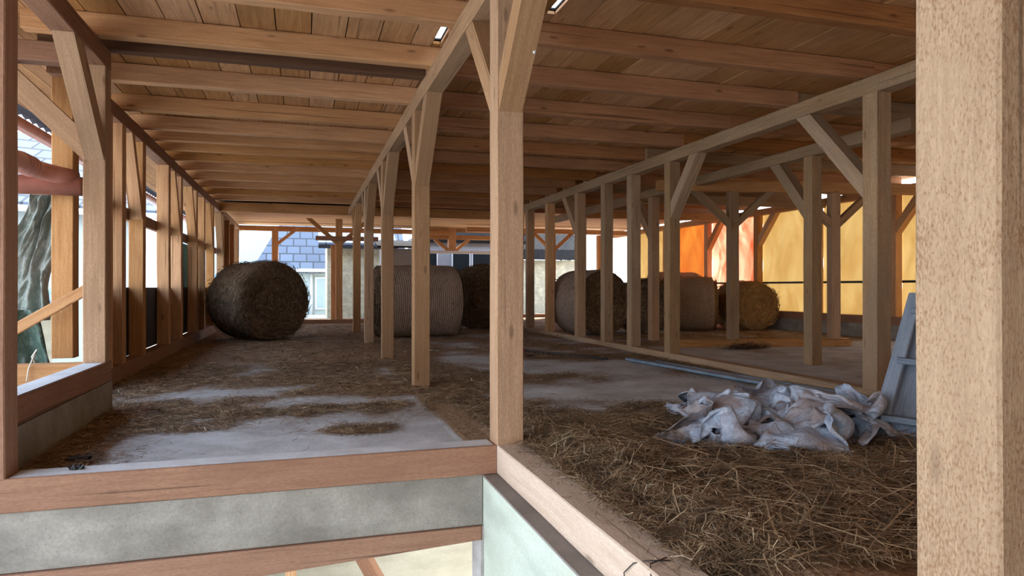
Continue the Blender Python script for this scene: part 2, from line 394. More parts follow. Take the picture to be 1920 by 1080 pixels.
def slab(name, xs, ys, zbot):
    nx, ny = len(xs), len(ys); V = []; H = []
    for x in xs:
        for y in ys:
            V.append((x, y, hayh(x, y)*.9)); H.append(hayd(x, y))
    F = [(i*ny+j, (i+1)*ny+j, (i+1)*ny+j+1, i*ny+j+1) for i in range(nx-1) for j in range(ny-1)]
    b = len(V)
    ring = [i*ny for i in range(nx)]+[(nx-1)*ny+j for j in range(1, ny)]+[i*ny+ny-1 for i in range(nx-2, -1, -1)]+[j for j in range(ny-2, 0, -1)]
    for r in ring: V.append((V[r][0], V[r][1], zbot)); H.append(0)
    n = len(ring)
    F += [(ring[(k+1) % n], ring[k], b+k, b+(k+1) % n) for k in range(n)]; F.append(tuple(b+k for k in range(n-1, -1, -1)))
    return tag(mk(name, V, F, M['slab'], origin=(0, 0, 0), smooth=False, attrs={'hay': H}), kind='structure')
slab('floor', xs, ys, -.05)
slab('floor', np.array([x for x in xs if x >= 1.26]), np.append(ys2, 4.1), -.05)

def strands(pts, length, width, name=None, tilt=.25, sag=True):
    """ribbons (2 segments each) on points (N,3): returns V, F, rnd"""
    n = len(pts); a = RNG.uniform(0, 2*PI, n); t = RNG.normal(0, tilt, n)
    L = length*RNG.uniform(.4, 1.3, n); d = np.stack([np.cos(a)*np.cos(t), np.sin(a)*np.cos(t), np.abs(np.sin(t))], 1)
    s = np.stack([-np.sin(a), np.cos(a), RNG.uniform(-.6, .6, n)], 1); s /= np.linalg.norm(s, axis=1)[:, None]
    W = (width*RNG.uniform(.5, 1.3, n))[:, None]; bend = RNG.normal(0, .16, (n, 3))*L[:, None]; bend[:, 2] = np.abs(bend[:, 2])*.6
    p0 = pts-d*L[:, None]*.5; p0[:, 2] = pts[:, 2]; p2 = pts+d*L[:, None]*.5; p1 = pts+bend; p1[:, 2] += (p2[:, 2]-p0[:, 2])*.5
    V = np.empty((n, 6, 3)); 
    for k, p in enumerate((p0, p1, p2)): V[:, 2*k] = p-s*W*.5; V[:, 2*k+1] = p+s*W*.5
    base = np.arange(n)[:, None]*6
    F = np.concatenate([base+np.array([0, 1, 3, 2]), base+np.array([2, 3, 5, 4])], 1).reshape(-1, 4)
    r = np.repeat(np.clip(RNG.beta(2.0, 2.2, n), 0, 1), 6)
    return V.reshape(-1, 3), F, r
def fastmesh(name, V, F, mat, rnd):
    me = bpy.data.meshes.new(name); nv, nf = len(V), len(F)
    me.vertices.add(nv); me.vertices.foreach_set('co', V.astype(np.float32).ravel())
    me.loops.add(nf*4); me.loops.foreach_set('vertex_index', F.astype(np.int32).ravel())
    me.polygons.add(nf); me.polygons.foreach_set('loop_start', np.arange(0, nf*4, 4, dtype=np.int32))
    me.update(calc_edges=True); me.validate()
    a = me.attributes.new('rnd', 'FLOAT', 'POINT'); a.data.foreach_set('value', rnd.astype(np.float32))
    me.materials.append(mat); o = bpy.data.objects.new(name, me); C.objects.link(o); return o
def scatter(n, x0, x1, y0, y1, thr, lift):
    P = []
    while len(P) < n:
        x = random.uniform(x0, x1); y = random.uniform(y0, y1); d = hayd(x, y)
        if d > thr or random.random() < d*.12:
            if x < 1.3 and y < 4.18: continue
            P.append((x, y, hayh(x, y)*.9+random.uniform(.002, lift)))
    return np.array(P)
parts = []
parts.append(strands(scatter(46000, 1.42, 5.1, 1.9, 4.6, .3, .05), .15, .0032, tilt=.30))
parts.append(strands(scatter(9000, 1.30, 1.60, 2.0, 4.3, .3, .07), .13, .003, tilt=.5))
parts.append(strands(scatter(5000, 1.40, 5.1, 1.9, 4.7, .3, .07), .34, .0042, tilt=.22))
def onsill(n, x0, x1, z1): return np.stack([RNG.uniform(x0, x1, n)+.0, RNG.uniform(2.0, 3.95, n), RNG.uniform(.124, z1, n)], 1)
edge = onsill(1500, 1.24, 1.40, .15); parts.append(strands(edge, .10, .003, tilt=.15))
edge = onsill(260, 1.14, 1.30, .127); parts.append(strands(edge, .07, .0028, tilt=.04))
parts.append(strands(scatter(15000, 1.3, 5.1, 4.4, 6.4, .5, .03), .13, .0038, tilt=.2))
parts.append(strands(scatter(15000, -1.95, 5.1, 6.2, 10, .55, .02), .13, .0055, tilt=.12))
parts.append(strands(scatter(7000, -1.55, 1.1, 4.3, 6.4, .5, .02), .10, .0038, tilt=.15))
parts.append(strands(scatter(9000, -1.95, 11, 10, 20, .6, .02), .16, .010, tilt=.12))
V = []; F = []; R = []; o_ = 0
for v, f_, r in parts: V.append(v); F.append(f_+o_); R.append(r); o_ += len(v)
hayobj = fastmesh('loose_hay', np.concatenate(V), np.concatenate(F), M['straw'], np.concatenate(R))
tag(hayobj, 'loose dry brown hay scattered over the concrete floor, thickest in the right foreground', 'hay', kind='stuff')

# ------------------------------------------------------------------ ceiling
V = []; F = []; R = []
def plank(x0, x1, y0, y1, z0, z1):
    b = len(V); r = random.random()
    for x in (x0, x1):
        for y in (y0, y1):
            for z in (z0, z1): V.append((x, y, z)); R.append(r)
    F.extend([tuple(b+i for i in f) for f in ((0, 1, 3, 2), (4, 6, 7, 5), (0, 4, 5, 1), (2, 3, 7, 6), (0, 2, 6, 4), (1, 5, 7, 3))])
edges = list(np.arange(-1.96, .9, .29))+[.94, 1.13, 1.2, 1.45, 1.74, 1.89, 1.96]+list(np.arange(2.25, 11.9, .30))
for i in range(len(edges)-1):
    a, b = edges[i]+.0045, edges[i+1]-.0045; y = -5.4-random.random()*.3
    while y < 18.5:
        L = random.choice((3.1, 4.2, 5.2)); y1 = min(y+L, 18.62)
        dz = random.uniform(0, .006)
        segs = [(y, y1)]
        hole = (5.33, 6.2) if abs(edges[i]-1.13) < .01 else ((4.4, 5.25) if abs(edges[i]-1.89) < .01 else None)
        if hole:
            ns = []
            for s0, s1 in segs:
                if s1 < hole[0] or s0 > hole[1]: ns.append((s0, s1))
                else:
                    if s0 < hole[0]: ns.append((s0, hole[0]))
                    if s1 > hole[1]: ns.append((hole[1], s1))
            segs = ns
        for s0, s1 in segs: plank(a, b, s0+.003, s1-.003, 3.29+dz, 3.315+dz)
        y = y1
tag(mk('ceiling', V, F, M['board'], origin=(0, 0, 0), rnd=R), kind='structure')
V = []; F = []; R = []
y = 18.62
while y < 24.9:
    plank(-2.1, 11.6, y, y+.145, 3.19, 3.215); y += .15
tag(mk('ceiling', V, F, M['boardx'], origin=(0, 0, 0), rnd=R), kind='structure')
# left eave: boards sloping out and down over the left wall
V = []; F = []; R = []
ng = 9
for k in range(ng):
    t0, t1 = k/ng, (k+1)/ng
    xa, xb = -1.97-t0*1.0, -1.97-t1*1.0+.006; za, zb = 3.29-t0*.22, 3.29-t1*.22
    b = len(V); r = random.random()
    for (x, z) in ((xa, za), (xb, zb)):
        for yy in (-1, 25):
            for dz in (0, .03): V.append((x, yy, z+dz)); R.append(r)
    F.extend([tuple(b+i for i in f) for f in ((0, 1, 3, 2), (4, 6, 7, 5), (0, 4, 5, 1), (2, 3, 7, 6), (0, 2, 6, 4), (1, 5, 7, 3))])
tag(mk('ceiling', V, F, M['board'], origin=(0, 0, 0), rnd=R), kind='structure')

# dark roofing felt over the boards, torn open above two board gaps
hx = [(1.13, 1.2, 5.33, 6.2), (1.89, 1.96, 4.4, 5.25)]
FX = [-3.0, 1.13, 1.2, 1.89, 1.96, 11.8]; V = []; F = []; R = []
for a, b in zip(FX[:-1], FX[1:]):
    cuts = [h for h in hx if abs(h[0]-a) < .01]
    ysg = [(-5.4, 24.9)] if not cuts else [(-5.4, cuts[0][2]), (cuts[0][3], 24.9)]
    for y0, y1 in ysg:
        if a < 0: plank(a, b, y0, y1, 3.345, 3.36) 
        else: plank(a, b, y0, y1, 3.33, 3.345)
tag(mk('ceiling', V, F, M['felt'], origin=(0, 0, 0)), kind='structure')
# joists
LJ = [-4.4, -3.3, -2.2, -1.1, 0, 1.0, 2.05, 3.1, 4.15, 5.2, 6.27, 6.64, 7.61, 8.8, 9.8, 10.5, 11.2, 12.05, 13.0, 14.1, 15.1, 16.25, 17.3]
for k, yj in enumerate(LJ):
    lab = 'spruce ceiling joist left of the middle beam, %s counted back from the far header' % ORD[len(LJ)-1-k]
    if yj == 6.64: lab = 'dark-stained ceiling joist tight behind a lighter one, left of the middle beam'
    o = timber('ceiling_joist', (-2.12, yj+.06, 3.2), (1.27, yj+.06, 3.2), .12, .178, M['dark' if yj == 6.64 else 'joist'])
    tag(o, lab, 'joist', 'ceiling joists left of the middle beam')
RJ = [-4.3, -3.2, -2.1, -1.0, .1, 1.1, 2.15, 3.2, 4.3, 5.42, 6.5, 7.65, 8.8, 9.92, 11.0, 12.1, 13.15, 14.25, 15.25, 16.4, 17.45]
for k, yj in enumerate(RJ):
    o = timber('ceiling_joist', (1.14, yj+.06, 3.2), (5.36, yj+.06, 3.2), .12, .178, M['joist_red'])
    tag(o, 'brown ceiling joist between the middle and right beams, %s from the far end' % ORD[len(RJ)-1-k], 'joist', 'ceiling joists between the middle and right beams')
FJ = [-4.3, -3.2, -2.1, -1.0, .1, 1.1, 2.1, 3.1, 4.2, 5.3, 6.4, 7.5, 8.6, 9.7, 10.9, 12.2, 13.3, 14.4, 15.5, 16.6, 17.7]
for k, yj in enumerate(FJ):
    o = timber('ceiling_joist', (5.24, yj+.2, 3.2), (11.6, yj+.2, 3.2), .12, .178, M['weath' if k % 3 == 1 else 'joist_red'])
    tag(o, 'ceiling joist over the right hand aisle, %s counted from the far end' % ORD[len(FJ)-1-k], 'joist', 'ceiling joists over the right hand aisle')
o = timber('header_beam', (-2.12, 18.56, 3.08), (5.36, 18.56, 3.08), .14, .24, M['fresh'])
tag(o, 'light spruce header beam across the back end of the joists', 'beam')

# beams
def beam(p0, p1, wd, h, mat, label, name='timber_beam', cat='beam', group=None):
    o = timber(name, p0, p1, wd, h, M[mat], jit=.003, cham=.008); return tag(o, label, cat, group)
beam((1.206, -.8, 3.023), (1.206, 18.2, 3.023), .17, .165, 'tan', 'long middle beam carrying the joists over the central row of braced posts')
beam((-1.675, 1.2, 3.023), (-1.675, 6.71, 3.023), .17, .165, 'mantle', 'short plate beam at top left running towards the camera onto the braced corner post')
beam((-2.05, 6.9, 3.023), (-2.05, 19.3, 3.023), .17, .165, 'mantle', 'long plate beam on top of the left stud wall')
beam((-2.05, 19.32, 3.023), (-2.05, 24.9, 3.023), .17, .12, 'tan', 'pale plate beam at the far end of the left wall beyond the joists')
beam((5.305, 1.5, 3.023), (5.305, 18.2, 3.023), .17, .165, 'weath', 'long right beam rising to the upper right over the row of stud posts')
beam((-1.78, 6.62, 3.023), (-3.6, 6.62, 3.023), .16, .165, 'mantle', 'plate beam going out to the left from the braced corner post')
beam((6.735, 6.2, 2.95), (6.735, 18.0, 2.95), .17, .16, 'weath', 'thick rough beam below the roof behind the right post row')

# middle row
mid = [(.867, 'wide rough-sawn post filling the right edge of the picture', 'near'),
       (4.0, 'large post with two braces in the centre foreground, standing on the sill corner', 'tan'),
       (7.24, 'second braced post of the middle row, behind the large central post', 'tan'),
       (10.3, 'third braced post of the middle row, leaning knots dark near its brace', 'tan'),
       (13.3, 'fourth post of the middle row, with dark stained upper half', 'tan'),
       (16.4, 'last braced post of the middle row, just right of the stone wall', 'fresh')]
mid[3] = (10.3, 'third braced post of the middle row, before the left end of the netted bale', 'tan')
for k, (yy, lab, mt) in enumerate(mid):
    z0 = .12 if k < 2 else 0
    post(1.121, yy, lab, z0=z0, mat=mt, braces=('y-', 'y+') if k else ('y+',), group='posts of the middle row')

# left: front post, corner post, studs
post(-1.586, 4.0, 'post at the left edge of the picture standing on the front sill', z0=.12, mat='mantle', z1=2.94)
post(-1.76, 6.54, 'corner post at left with two wide braces, on the raised sill', z0=.44, mat='tan', braces=('y-', 'x-'), rise=.80, run=.80, bt=.24)
studs = [(7.02, 'stud post standing behind the brown pipe left of the braced corner post', .44, ()),
         (8.2, 'narrow pale stud directly right of the braced corner post', .2, ()),
         (8.78, 'dark stud of the left wall, right of the narrow pale one', .2, ()),
         (9.84, 'stud of the left wall before the pale green gap', .2, ('y-',)),
         (11.6, 'stud of the left wall after the pale green gap', .2, ()),
         (12.73, 'braced stud of the left wall before the teal net', .2, ('y-',)),
         (14.5, 'braced stud of the left wall after the teal net', .2, ('y-',)),
         (15.55, 'stud of the left wall behind the left side of the big dark bale', .2, ()),
         (17.1, 'stud of the left wall before the bright gap above the big dark bale', .2, ('y-',)),
         (19.2, 'light stud at the far end of the left wall after the bright gap', .2, ('y-',)),
         (20.6, 'broad light stud in the far left corner', .2, ()), (22.0, 'light stud in the far left corner, next to last', .2, ()),
         (23.6, 'last stud of the left wall in the far corner', .2, ())]
for yy, lab, z0, br in studs:
    post(-2.134, yy, lab, z0=z0, mat='tan' if yy > 19 else 'fresh', braces=br, group='studs of the left wall', run=.55, rise=1.0, bt=.14)
# boarded far left corner
for k, yy in enumerate((19.42, 20.82, 22.22)):
    V = []; F = []; R = []
    for j in range(5):
        plank(-2.16, -2.14, yy+j*.24, yy+j*.24+.235, .2, 2.94)
    tag(mk('cladding_panel', V, F, M['board'], origin=(-2.15, yy, .2), rnd=R), 'vertical boarding on the far left wall, %s panel from the front' % ORD[k], 'cladding', 'boarded panels at the far left')
o = box('wall_rail', -2.20, -2.136, 8.3, 19.2, 1.93, 2.08, M['mantle'], axis=(0, 1, 0)); tag(o, 'dark horizontal rail along the left stud wall above eye level', 'rail')
o = box('wainscot_panel', -2.19, -2.14, 8.3, 18.2, .2, 1.07, M['black']); tag(o, 'black panel closing the lower half of the left stud wall', 'panel')
o = box('shade_net', -2.24, -2.22, 14.0, 15.4, .9, 1.92, M['teal']); tag(o, 'teal netting hung outside the left stud wall', 'net')
# left sills and kerbs
timb = timber('sill_beam', (-2.05, 7.22, .1), (-2.05, 24.6, .1), .175, .2, M['mantle']); tag(timb, 'brown sill beam under the left stud wall, dusted with hay', 'sill')
timb = timber('sill_beam', (-1.675, 4.18, .352), (-1.675, 6.73, .352), .17, .17, M['mantle']); tag(timb, 'raised sill beam on the low concrete kerb at left', 'sill')
o = timber('sill_beam', (-1.77, 6.68, .345), (-4.0, 6.68, .345), .17, .17, M['fresh']); tag(o, 'short sill beam going out left in front of the draped tarp', 'sill')
tag(box('wall_left', -1.80, -1.59, 4.18, 6.75, -.05, .262, M['conc']), kind='structure')
tag(box('wall_left', -4.0, -1.82, 6.55, 6.8, -.05, .255, M['conc']), kind='structure')
o = timber('sill_beam', (-4.2, 4.085, .034), (1.118, 4.085, .034), .17, .172, M['mantle']); tag(o, 'reddish front sill beam along the edge of the pit', 'sill')
o = timber('sill_beam', (1.206, -.6, .034), (1.206, 4.17, .034), .17, .172, M['pale']); tag(o, 'pale sill beam running towards the camera along the right edge of the pit', 'sill')
tag(box('wall_front', -4.2, 1.035, 4.02, 4.22, -.355, -.056, M['conc']), kind='structure')
def dusty_light(name, x0, x1, y0, y1, z, label, seed):
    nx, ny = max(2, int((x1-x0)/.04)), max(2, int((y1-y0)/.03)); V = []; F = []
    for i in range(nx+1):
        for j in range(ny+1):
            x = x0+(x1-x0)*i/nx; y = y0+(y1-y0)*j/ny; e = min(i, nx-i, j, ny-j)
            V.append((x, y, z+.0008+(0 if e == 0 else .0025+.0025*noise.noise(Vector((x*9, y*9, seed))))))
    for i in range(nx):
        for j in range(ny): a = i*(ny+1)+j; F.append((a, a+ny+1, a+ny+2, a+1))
    return tag(mk(name, V, F, M['dusty_light'], origin=(x0, y0, z), smooth=True), label, 'dusty_light', kind='stuff')
dusty_light('dusty_sky_light', -1.40, 1.10, 4.008, 4.165, .122, 'pale dusty layer with sky light in its colour along the top of the front sill', 1)  # dusty strip whose paleness also paints sky light on the sill
dusty_light('dusty_sky_light', -1.752, -1.60, 4.2, 6.52, .439, 'pale layer coloured as sky light on top of the raised left sill', 2)  # layer added to paint the sky reflection on this sill top
V = [(-4.2, 4.0, -.36), (1.03, 4.0, -.36), (1.03, 4.0, -.44), (-4.2, 4.0, -.72)]
o = prism('formwork_board', V, (0, .05, 0), M['mantle'], axis=(1, 0, 0)); tag(o, 'wooden board under the concrete edge at the bottom of the picture', 'board')
tag(box('wall_pit', 1.04, 1.30, -1.5, 4.22, -3.3, -.066, M['mint']), kind='structure')
tag(box('trim_3', 1.036, 1.30, -1.5, 4.22, -.066, -.054, M['ledge']), kind='structure')
tag(box('trim_1', 1.02, 1.04, 4.0, 4.22, -3.3, -.36, M['conc_light']), kind='structure')
o = box('sill_beam', 5.22, 5.39, 4.0, 17.9, .0, .09, M['weath'], axis=(0, 1, 0)); tag(o, 'dusty sill beam running away under the right post row', 'sill')

# right row
rr = [(5.25, 'thick two-tone post near the right side with a brace going back', ('y+',), 'weath'),
      (9.11, 'weathered post of the right row whose brace leans to the right', ('y-',), 'weath'),
      (10.36, 'grey post of the right row, first left of the one with the right-leaning brace', (), 'weath'),
      (11.43, 'grey post of the right row standing before the dark bale end', (), 'weath'),
      (12.7, 'warm post of the right row with a short brace to its left', ('y+',), 'tan'),
      (14.45, 'reddish post of the right row touching the left side of the round bale', (), 'fresh'),
      (15.87, 'farthest post of the right row, just right of the large central post', (), 'tan')]
for yy, lab, br, mt in rr:
    post(5.22, yy, lab, z0=.09, mat=mt, braces=br, group='posts of the right row', w=.175, d=.18 if yy < 6 else .17, run=.95 if yy < 6 else .73, rise=1.0 if yy < 6 else .85)
r4 = [(7.8, 'mottled post standing free on the floor behind the right row, brace to its left', 0, ('y+',), 'weath'),
      (12.3, 'orange post behind the right row standing between two bales', .0, ('y+',), 'tan'),
      (16.0, 'post at the back end of the thick rough beam', 0, (), 'tan')]
for yy, lab, z0, br, mt in r4:
    post(6.65, yy, lab, z0=z0, z1=2.87, mat=mt, braces=br, group='posts of the back row', rise=.85)
# cross frame of the right aisle
A = Vector((6.3, 10.85, 0)); B = Vector((9.5, 10.2, 0)); D = (B-A).normalized()
def frame_post(root_xy, z0, z1, label, d=D, braces=(1, -1), w=.17, mat='tan', rise=.62, run=.68, bt=.17, zoff=0):
    c = Vector((*root_xy, z0)); t = empty('timber_post', c, label, 'post')
    timber('post_shaft', c, (c.x, c.y, z1), w, w, M[mat], t, up=Vector((-d.y, d.x, 0)))
    nrm = Vector((-d.y, d.x, 0))
    for s in braces:
        e = c+d*(s*w/2); e.z = 0; o0 = -nrm*(w/2-.015)
        zk = z1-rise
        pts = [e+o0+Vector((0, 0, zk)), e+o0+d*s*run+Vector((0, 0, z1)), e+o0+d*s*(run-bt)+Vector((0, 0, z1)), e+o0+Vector((0, 0, zk+bt*rise/run))]
        prism('knee_brace', pts, nrm*(w-.03), M[mat], t, tuple(d*s*run+Vector((0, 0, rise))))
    return t
o = timber('sill_beam', (A.x, A.y, .07), (B.x, B.y, .07), .17, .14, M['fresh']); tag(o, 'red-brown sill beam lying across the right aisle floor', 'sill')
o = timber('timber_beam', (A.x-.3, A.y+.06, 2.87), (11.4, 9.85, 2.87), .17, .19, M['fresh']); tag(o, 'brown cross beam on the two braced posts of the right aisle', 'beam')
q = A+D*1.08; frame_post((q.x, q.y), .14, 2.775, 'post with a wide fork of braces standing on the cross sill at right', mat='weath')
q = A+D*2.98; frame_post((q.x, q.y), .14, 2.775, 'forked post at the right end of the cross sill', mat='tan')
o = timber('timber_beam', (6.9, 13.4, 2.98), (11.4, 13.0, 2.98), .17, .2, M['weath']); tag(o, 'pale cross beam deep in the right aisle', 'beam')
o = timber('timber_beam', (6.9, 16.6, 2.96), (11.4, 16.2, 2.96), .16, .18, M['fresh']); tag(o, 'farthest cross beam of the right aisle near the orange sheets', 'beam')

# ------------------------------------------------------------------ right wall with translucent sheets
XW = 11.4
tag(box('wall_right', XW, XW+.25, 4.0, 24.2, 0, .30, M['conc']), kind='structure')
tag(box('wall_right', XW+.06, XW+.1, -5.1, 6.0, -.3, 3.28, M['joist'], axis=(0, 1, 0)), kind='structure')  # unseen full-height boarding, added to keep light off the right ceiling
o = timber('sill_beam', (XW+.1, 4.0, .385), (XW+.1, 24.2, .385), .2, .168, M['mantle']); tag(o, 'dark red sill beam on the concrete kerb of the right wall', 'sill')
wp = [8.8, 11.0, 13.2, 15.4, 17.75, 20.2, 22.8]
wl = ['nearest post of the right wall, right of the torn sheet', 'pale post of the right wall left of the torn sheet', 'thin red edged post between the two yellow sheets of the right wall',
      'sunlit post of the right wall behind the golden bale', 'post of the right wall between salmon and orange sheets', 'post of the right wall between orange and yellow sheets', 'farthest post of the right wall']
for yy, lab in zip(wp, wl):
    post(XW+.01, yy, lab, z0=.47, z1=2.95, mat='fresh', braces=('y-',) if yy in (8.8, 15.4, 17.75, 20.2, 11.0) else (), group='posts of the right wall', rise=.8, run=.7)
beam((XW+.1, 4.0, 3.03), (XW+.1, 24.2, 3.03), .17, .155, 'fresh', 'top plate beam of the right wall above the coloured sheets')
def wavy_sheet(name, x, y0, y1, z0, z1, mat, label, torn=False, seed=0, amp=.025):
    ny, nz_ = 36, 30; V = []; F = []
    for i in range(ny+1):
        for j in range(nz_+1):
            y = y0+(y1-y0)*i/ny; z = z0+(z1-z0)*j/nz_
            if torn: y = y1-(y1-y)*max(.35, 1-.55*math.exp(-((z-1.2)/.55)**2)*(.8+.5*nz(z, 3, 2.2, seed)))
            V.append((x+amp*nz(y*.8, z*1.2, 1.8, seed)+amp*.5*nz(y, z*.3, 6, seed), y, z+.02*nz(y, 0, 3, seed)*(1 if j == nz_ else 0)))
    for i in range(ny):
        for j in range(nz_):
            a = i*(nz_+1)+j; F.append((a, a+nz_+1, a+nz_+2, a+1))
    o = mk(name, V, F, mat, origin=(x, y0, z0), smooth=True); s = o.modifiers.new('thickness', 'SOLIDIFY'); s.thickness = .003
    return tag(o, label, 'sheet', 'coloured plastic sheets on the right wall')
sh = [(6.0, 8.95, 'sheet_y', 'amber plastic sheet nearest the camera on the right wall', 0), (9.0, 11.05, 'sheet_y', 'torn yellow plastic sheet at the right edge with a hole showing trees', 1),
      (11.1, 13.25, 'sheet_y', 'clean yellow plastic sheet behind the forked post at the right wall', 0), (13.3, 15.45, 'sheet_y', 'large yellow plastic sheet right of the golden bale', 0),
      (15.62, 17.8, 'sheet_p', 'salmon plastic sheet with white glare behind the golden bale', 0), (17.95, 20.2, 'sheet_o', 'deep orange plastic sheet left of the salmon one', 0), (20.3, 22.8, 'sheet_y', 'farthest yellow plastic strip on the right wall', 0)]
for k, (a, b, mt, lab, tn) in enumerate(sh): wavy_sheet('plastic_sheet', XW+.215, a, b, .42, 3.05, M[mt], lab, bool(tn), k*7)
o = box('wall_rail', XW+.185, XW+.205, 6.0, 22.8, 1.16, 1.21, M['metal']); tag(o, 'thin dark rail behind the coloured sheets of the right wall', 'rail')

# ------------------------------------------------------------------ hay bales
def bale(x, y, ang, R, L, mat, wrap, label, seed, squash=.97, droop=0):
    """centre x,y; ang = direction of the axis (degrees from +Y towards +X)"""
    a = math.radians(ang); d = Vector((math.sin(a), math.cos(a), 0)); s = Vector((d.y, -d.x, 0)); c = Vector((x, y, R*squash-.02))
    t = empty('hay_bale', (x, y, 0), label, 'hay bale', 'round hay bales')
    seg = 72
    def pt(r, l, q, k=1):
        n = 1+.035*noise.noise(Vector((math.cos(q)*1.5, math.sin(q)*1.5, l*1.4+seed)))+.012*noise.noise(Vector((math.cos(q)*9*r, math.sin(q)*9*r, l*8+seed)))
        rr = r*n; up = math.sin(q)*rr*squash
        if up < -R*.9: up = -R*.9-(abs(up)-R*.9)*.35
        return c+d*l+s*math.cos(q)*rr+Vector((0, 0, up))
    prof = [(0.001, -L/2-.03)]+[(R*f, -L/2-.035+.03*math.sin(f*30+seed)*.6) for f in (.12, .24, .36, .48, .6, .72, .82)]+[(R*.9, -L/2+.01), (R*.96, -L/2+.05), (R*.985, -L/2+.12)]
    prof += [(R*.99, l) for l in np.linspace(-L/2+.2, L/2-.2, 12)]
    prof += [(R*.985, L/2-.12), (R*.96, L/2-.05), (R*.9, L/2-.01)]+[(R*f, L/2+.035-.03*math.sin(f*30+seed)*.6) for f in (.82, .72, .6, .48, .36, .24, .12)]+[(0.001, L/2+.03)]
    V = []; Rn = []
    for r, l in prof:
        for k in range(seg): V.append(pt(r, l, 2*PI*k/seg)); Rn.append(.5)
    F = [(i*seg+k, i*seg+(k+1) % seg, (i+1)*seg+(k+1) % seg, (i+1)*seg+k) for i in range(len(prof)-1) for k in range(seg)]
    # loose straws lying on the surface
    ns = 5200
    for _ in range(ns):
        q = random.uniform(0, 2*PI)
        if random.random() < (.62 if not wrap else .9):
            l = random.choice((-1, 1))*(L/2+.012); r = R*.93*math.sqrt(random.random()); tg = q+PI/2+random.gauss(0, .45)
            p = pt(r, l*1.03, q); e = (s*math.cos(tg)+Vector((0, 0, 1))*math.sin(tg)); nn = d*(1 if l > 0 else -1)
        else:
            l = random.uniform(-L/2, L/2); p = pt(R*1.0, l, q); rad = s*math.cos(q)+Vector((0, 0, 1))*math.sin(q)
            tn = (-s*math.sin(q)+Vector((0, 0, 1))*math.cos(q)); e = tn+d*random.gauss(0, .5); nn = rad
        if p.z < .03: continue
        e.normalize(); ln = random.uniform(.03, .12); wd = random.uniform(.003, .007); sd = e.cross(nn).normalized()*wd
        b = len(V); k1 = random.random()*1.1-.45
        V.extend([p-sd+nn*.003, p+sd+nn*.003, p+e*ln+sd+nn*random.uniform(.0, .025), p+e*ln-sd+nn*.01]); Rn.extend([k1+.5]*4); F.append((b, b+1, b+2, b+3))
    R3 = Matrix((s, d, Vector((0, 0, 1)))).transposed()
    mk('straw_core', V, F, M[mat], t, c, rnd=Rn, rot=R3)
    if wrap:
        V = []; Rn = []
        ls = np.linspace(-L/2+.035, L/2-.035, 24)
        for j, l in enumerate(ls):
            e = min(1, (L/2-abs(l))/.16)
            for k in range(seg): V.append(pt(R*(.955+.06*math.sqrt(e)), l, 2*PI*k/seg)); Rn.append(.5)
        F = [(i*seg+k, i*seg+(k+1) % seg, (i+1)*seg+(k+1) % seg, (i+1)*seg+k) for i in range(len(ls)-1) for k in range(seg)]
        tag(mk('net_wrap', V, F, M[wrap], t, c, smooth=True, rnd=Rn, rot=R3), 'pale net wrapping around the rolled side')
    return t
bale(-.87, 14.95, -33, .83, 1.28, 'bale_dark', None, 'big dark round bale at left against the stud wall, end face towards the camera', 1)
bale(2.34, 14.95, 84, .80, 1.75, 'bale_dark', 'wrap', 'netted bale lying crosswise behind the middle posts, rolled side towards the camera', 2)
bale(4.42, 17.45, 4, .86, 1.3, 'bale_dark', None, 'dark bale with brown top just left of the large central post', 3)
bale(6.22, 14.45, -15, .76, 1.1, 'bale_dark', 'wrap', 'round bale behind the right row posts, dark end face towards the camera', 4)
bale(7.66, 14.7, 20, .66, 1.0, 'bale_dark', None, 'reddish dark bale half hidden behind the orange post of the right aisle', 5)
bale(9.15, 15.1, 118, .69, 1.25, 'bale_gold', 'wrap_gold', 'pale netted bale lying crosswise in the right aisle', 6)
bale(10.1, 17.4, 100, .78, 1.3, 'bale_dark', 'wrap', 'bale whose top shows above the pale netted one in the right aisle', 7)
bale(10.7, 14.95, 3, .64, 1.1, 'bale_gold', None, 'golden straw bale at the right end before the coloured sheets', 8)

# ------------------------------------------------------------------ rest of the shell (added light-blocking wall behind the camera, lower storey, back end)
tag(box('wall_back_added', -4.2, 11.8, -5.3, -5.1, -3.3, 3.3, M['conc']), kind='structure')  # unseen end wall, added to cut light from behind the camera
tag(box('wall_lower', -4.2, 11.8, 8.5, 8.7, -3.3, -.06, M['cream']), kind='structure')
tag(box('floor_lower', -4.2, 1.04, -5.1, 8.5, -3.45, -3.3, M['conc_light']), kind='structure')
tag(box('trim_2', -2.14, 11.5, 24.2, 24.45, -.12, -.0, M['conc_light']), kind='structure')
o = timber('sill_beam', (-2.1, 20.95, .06), (1.9, 20.95, .06), .17, .12, M['mantle']); tag(o, 'dark red sill at the far end of the floor before the stone wall', 'sill')
o = timber('sill_beam', (5.6, 23.0, .06), (11.3, 23.0, .06), .17, .12, M['mantle']); tag(o, 'far sill beam at the back right end of the floor', 'sill')
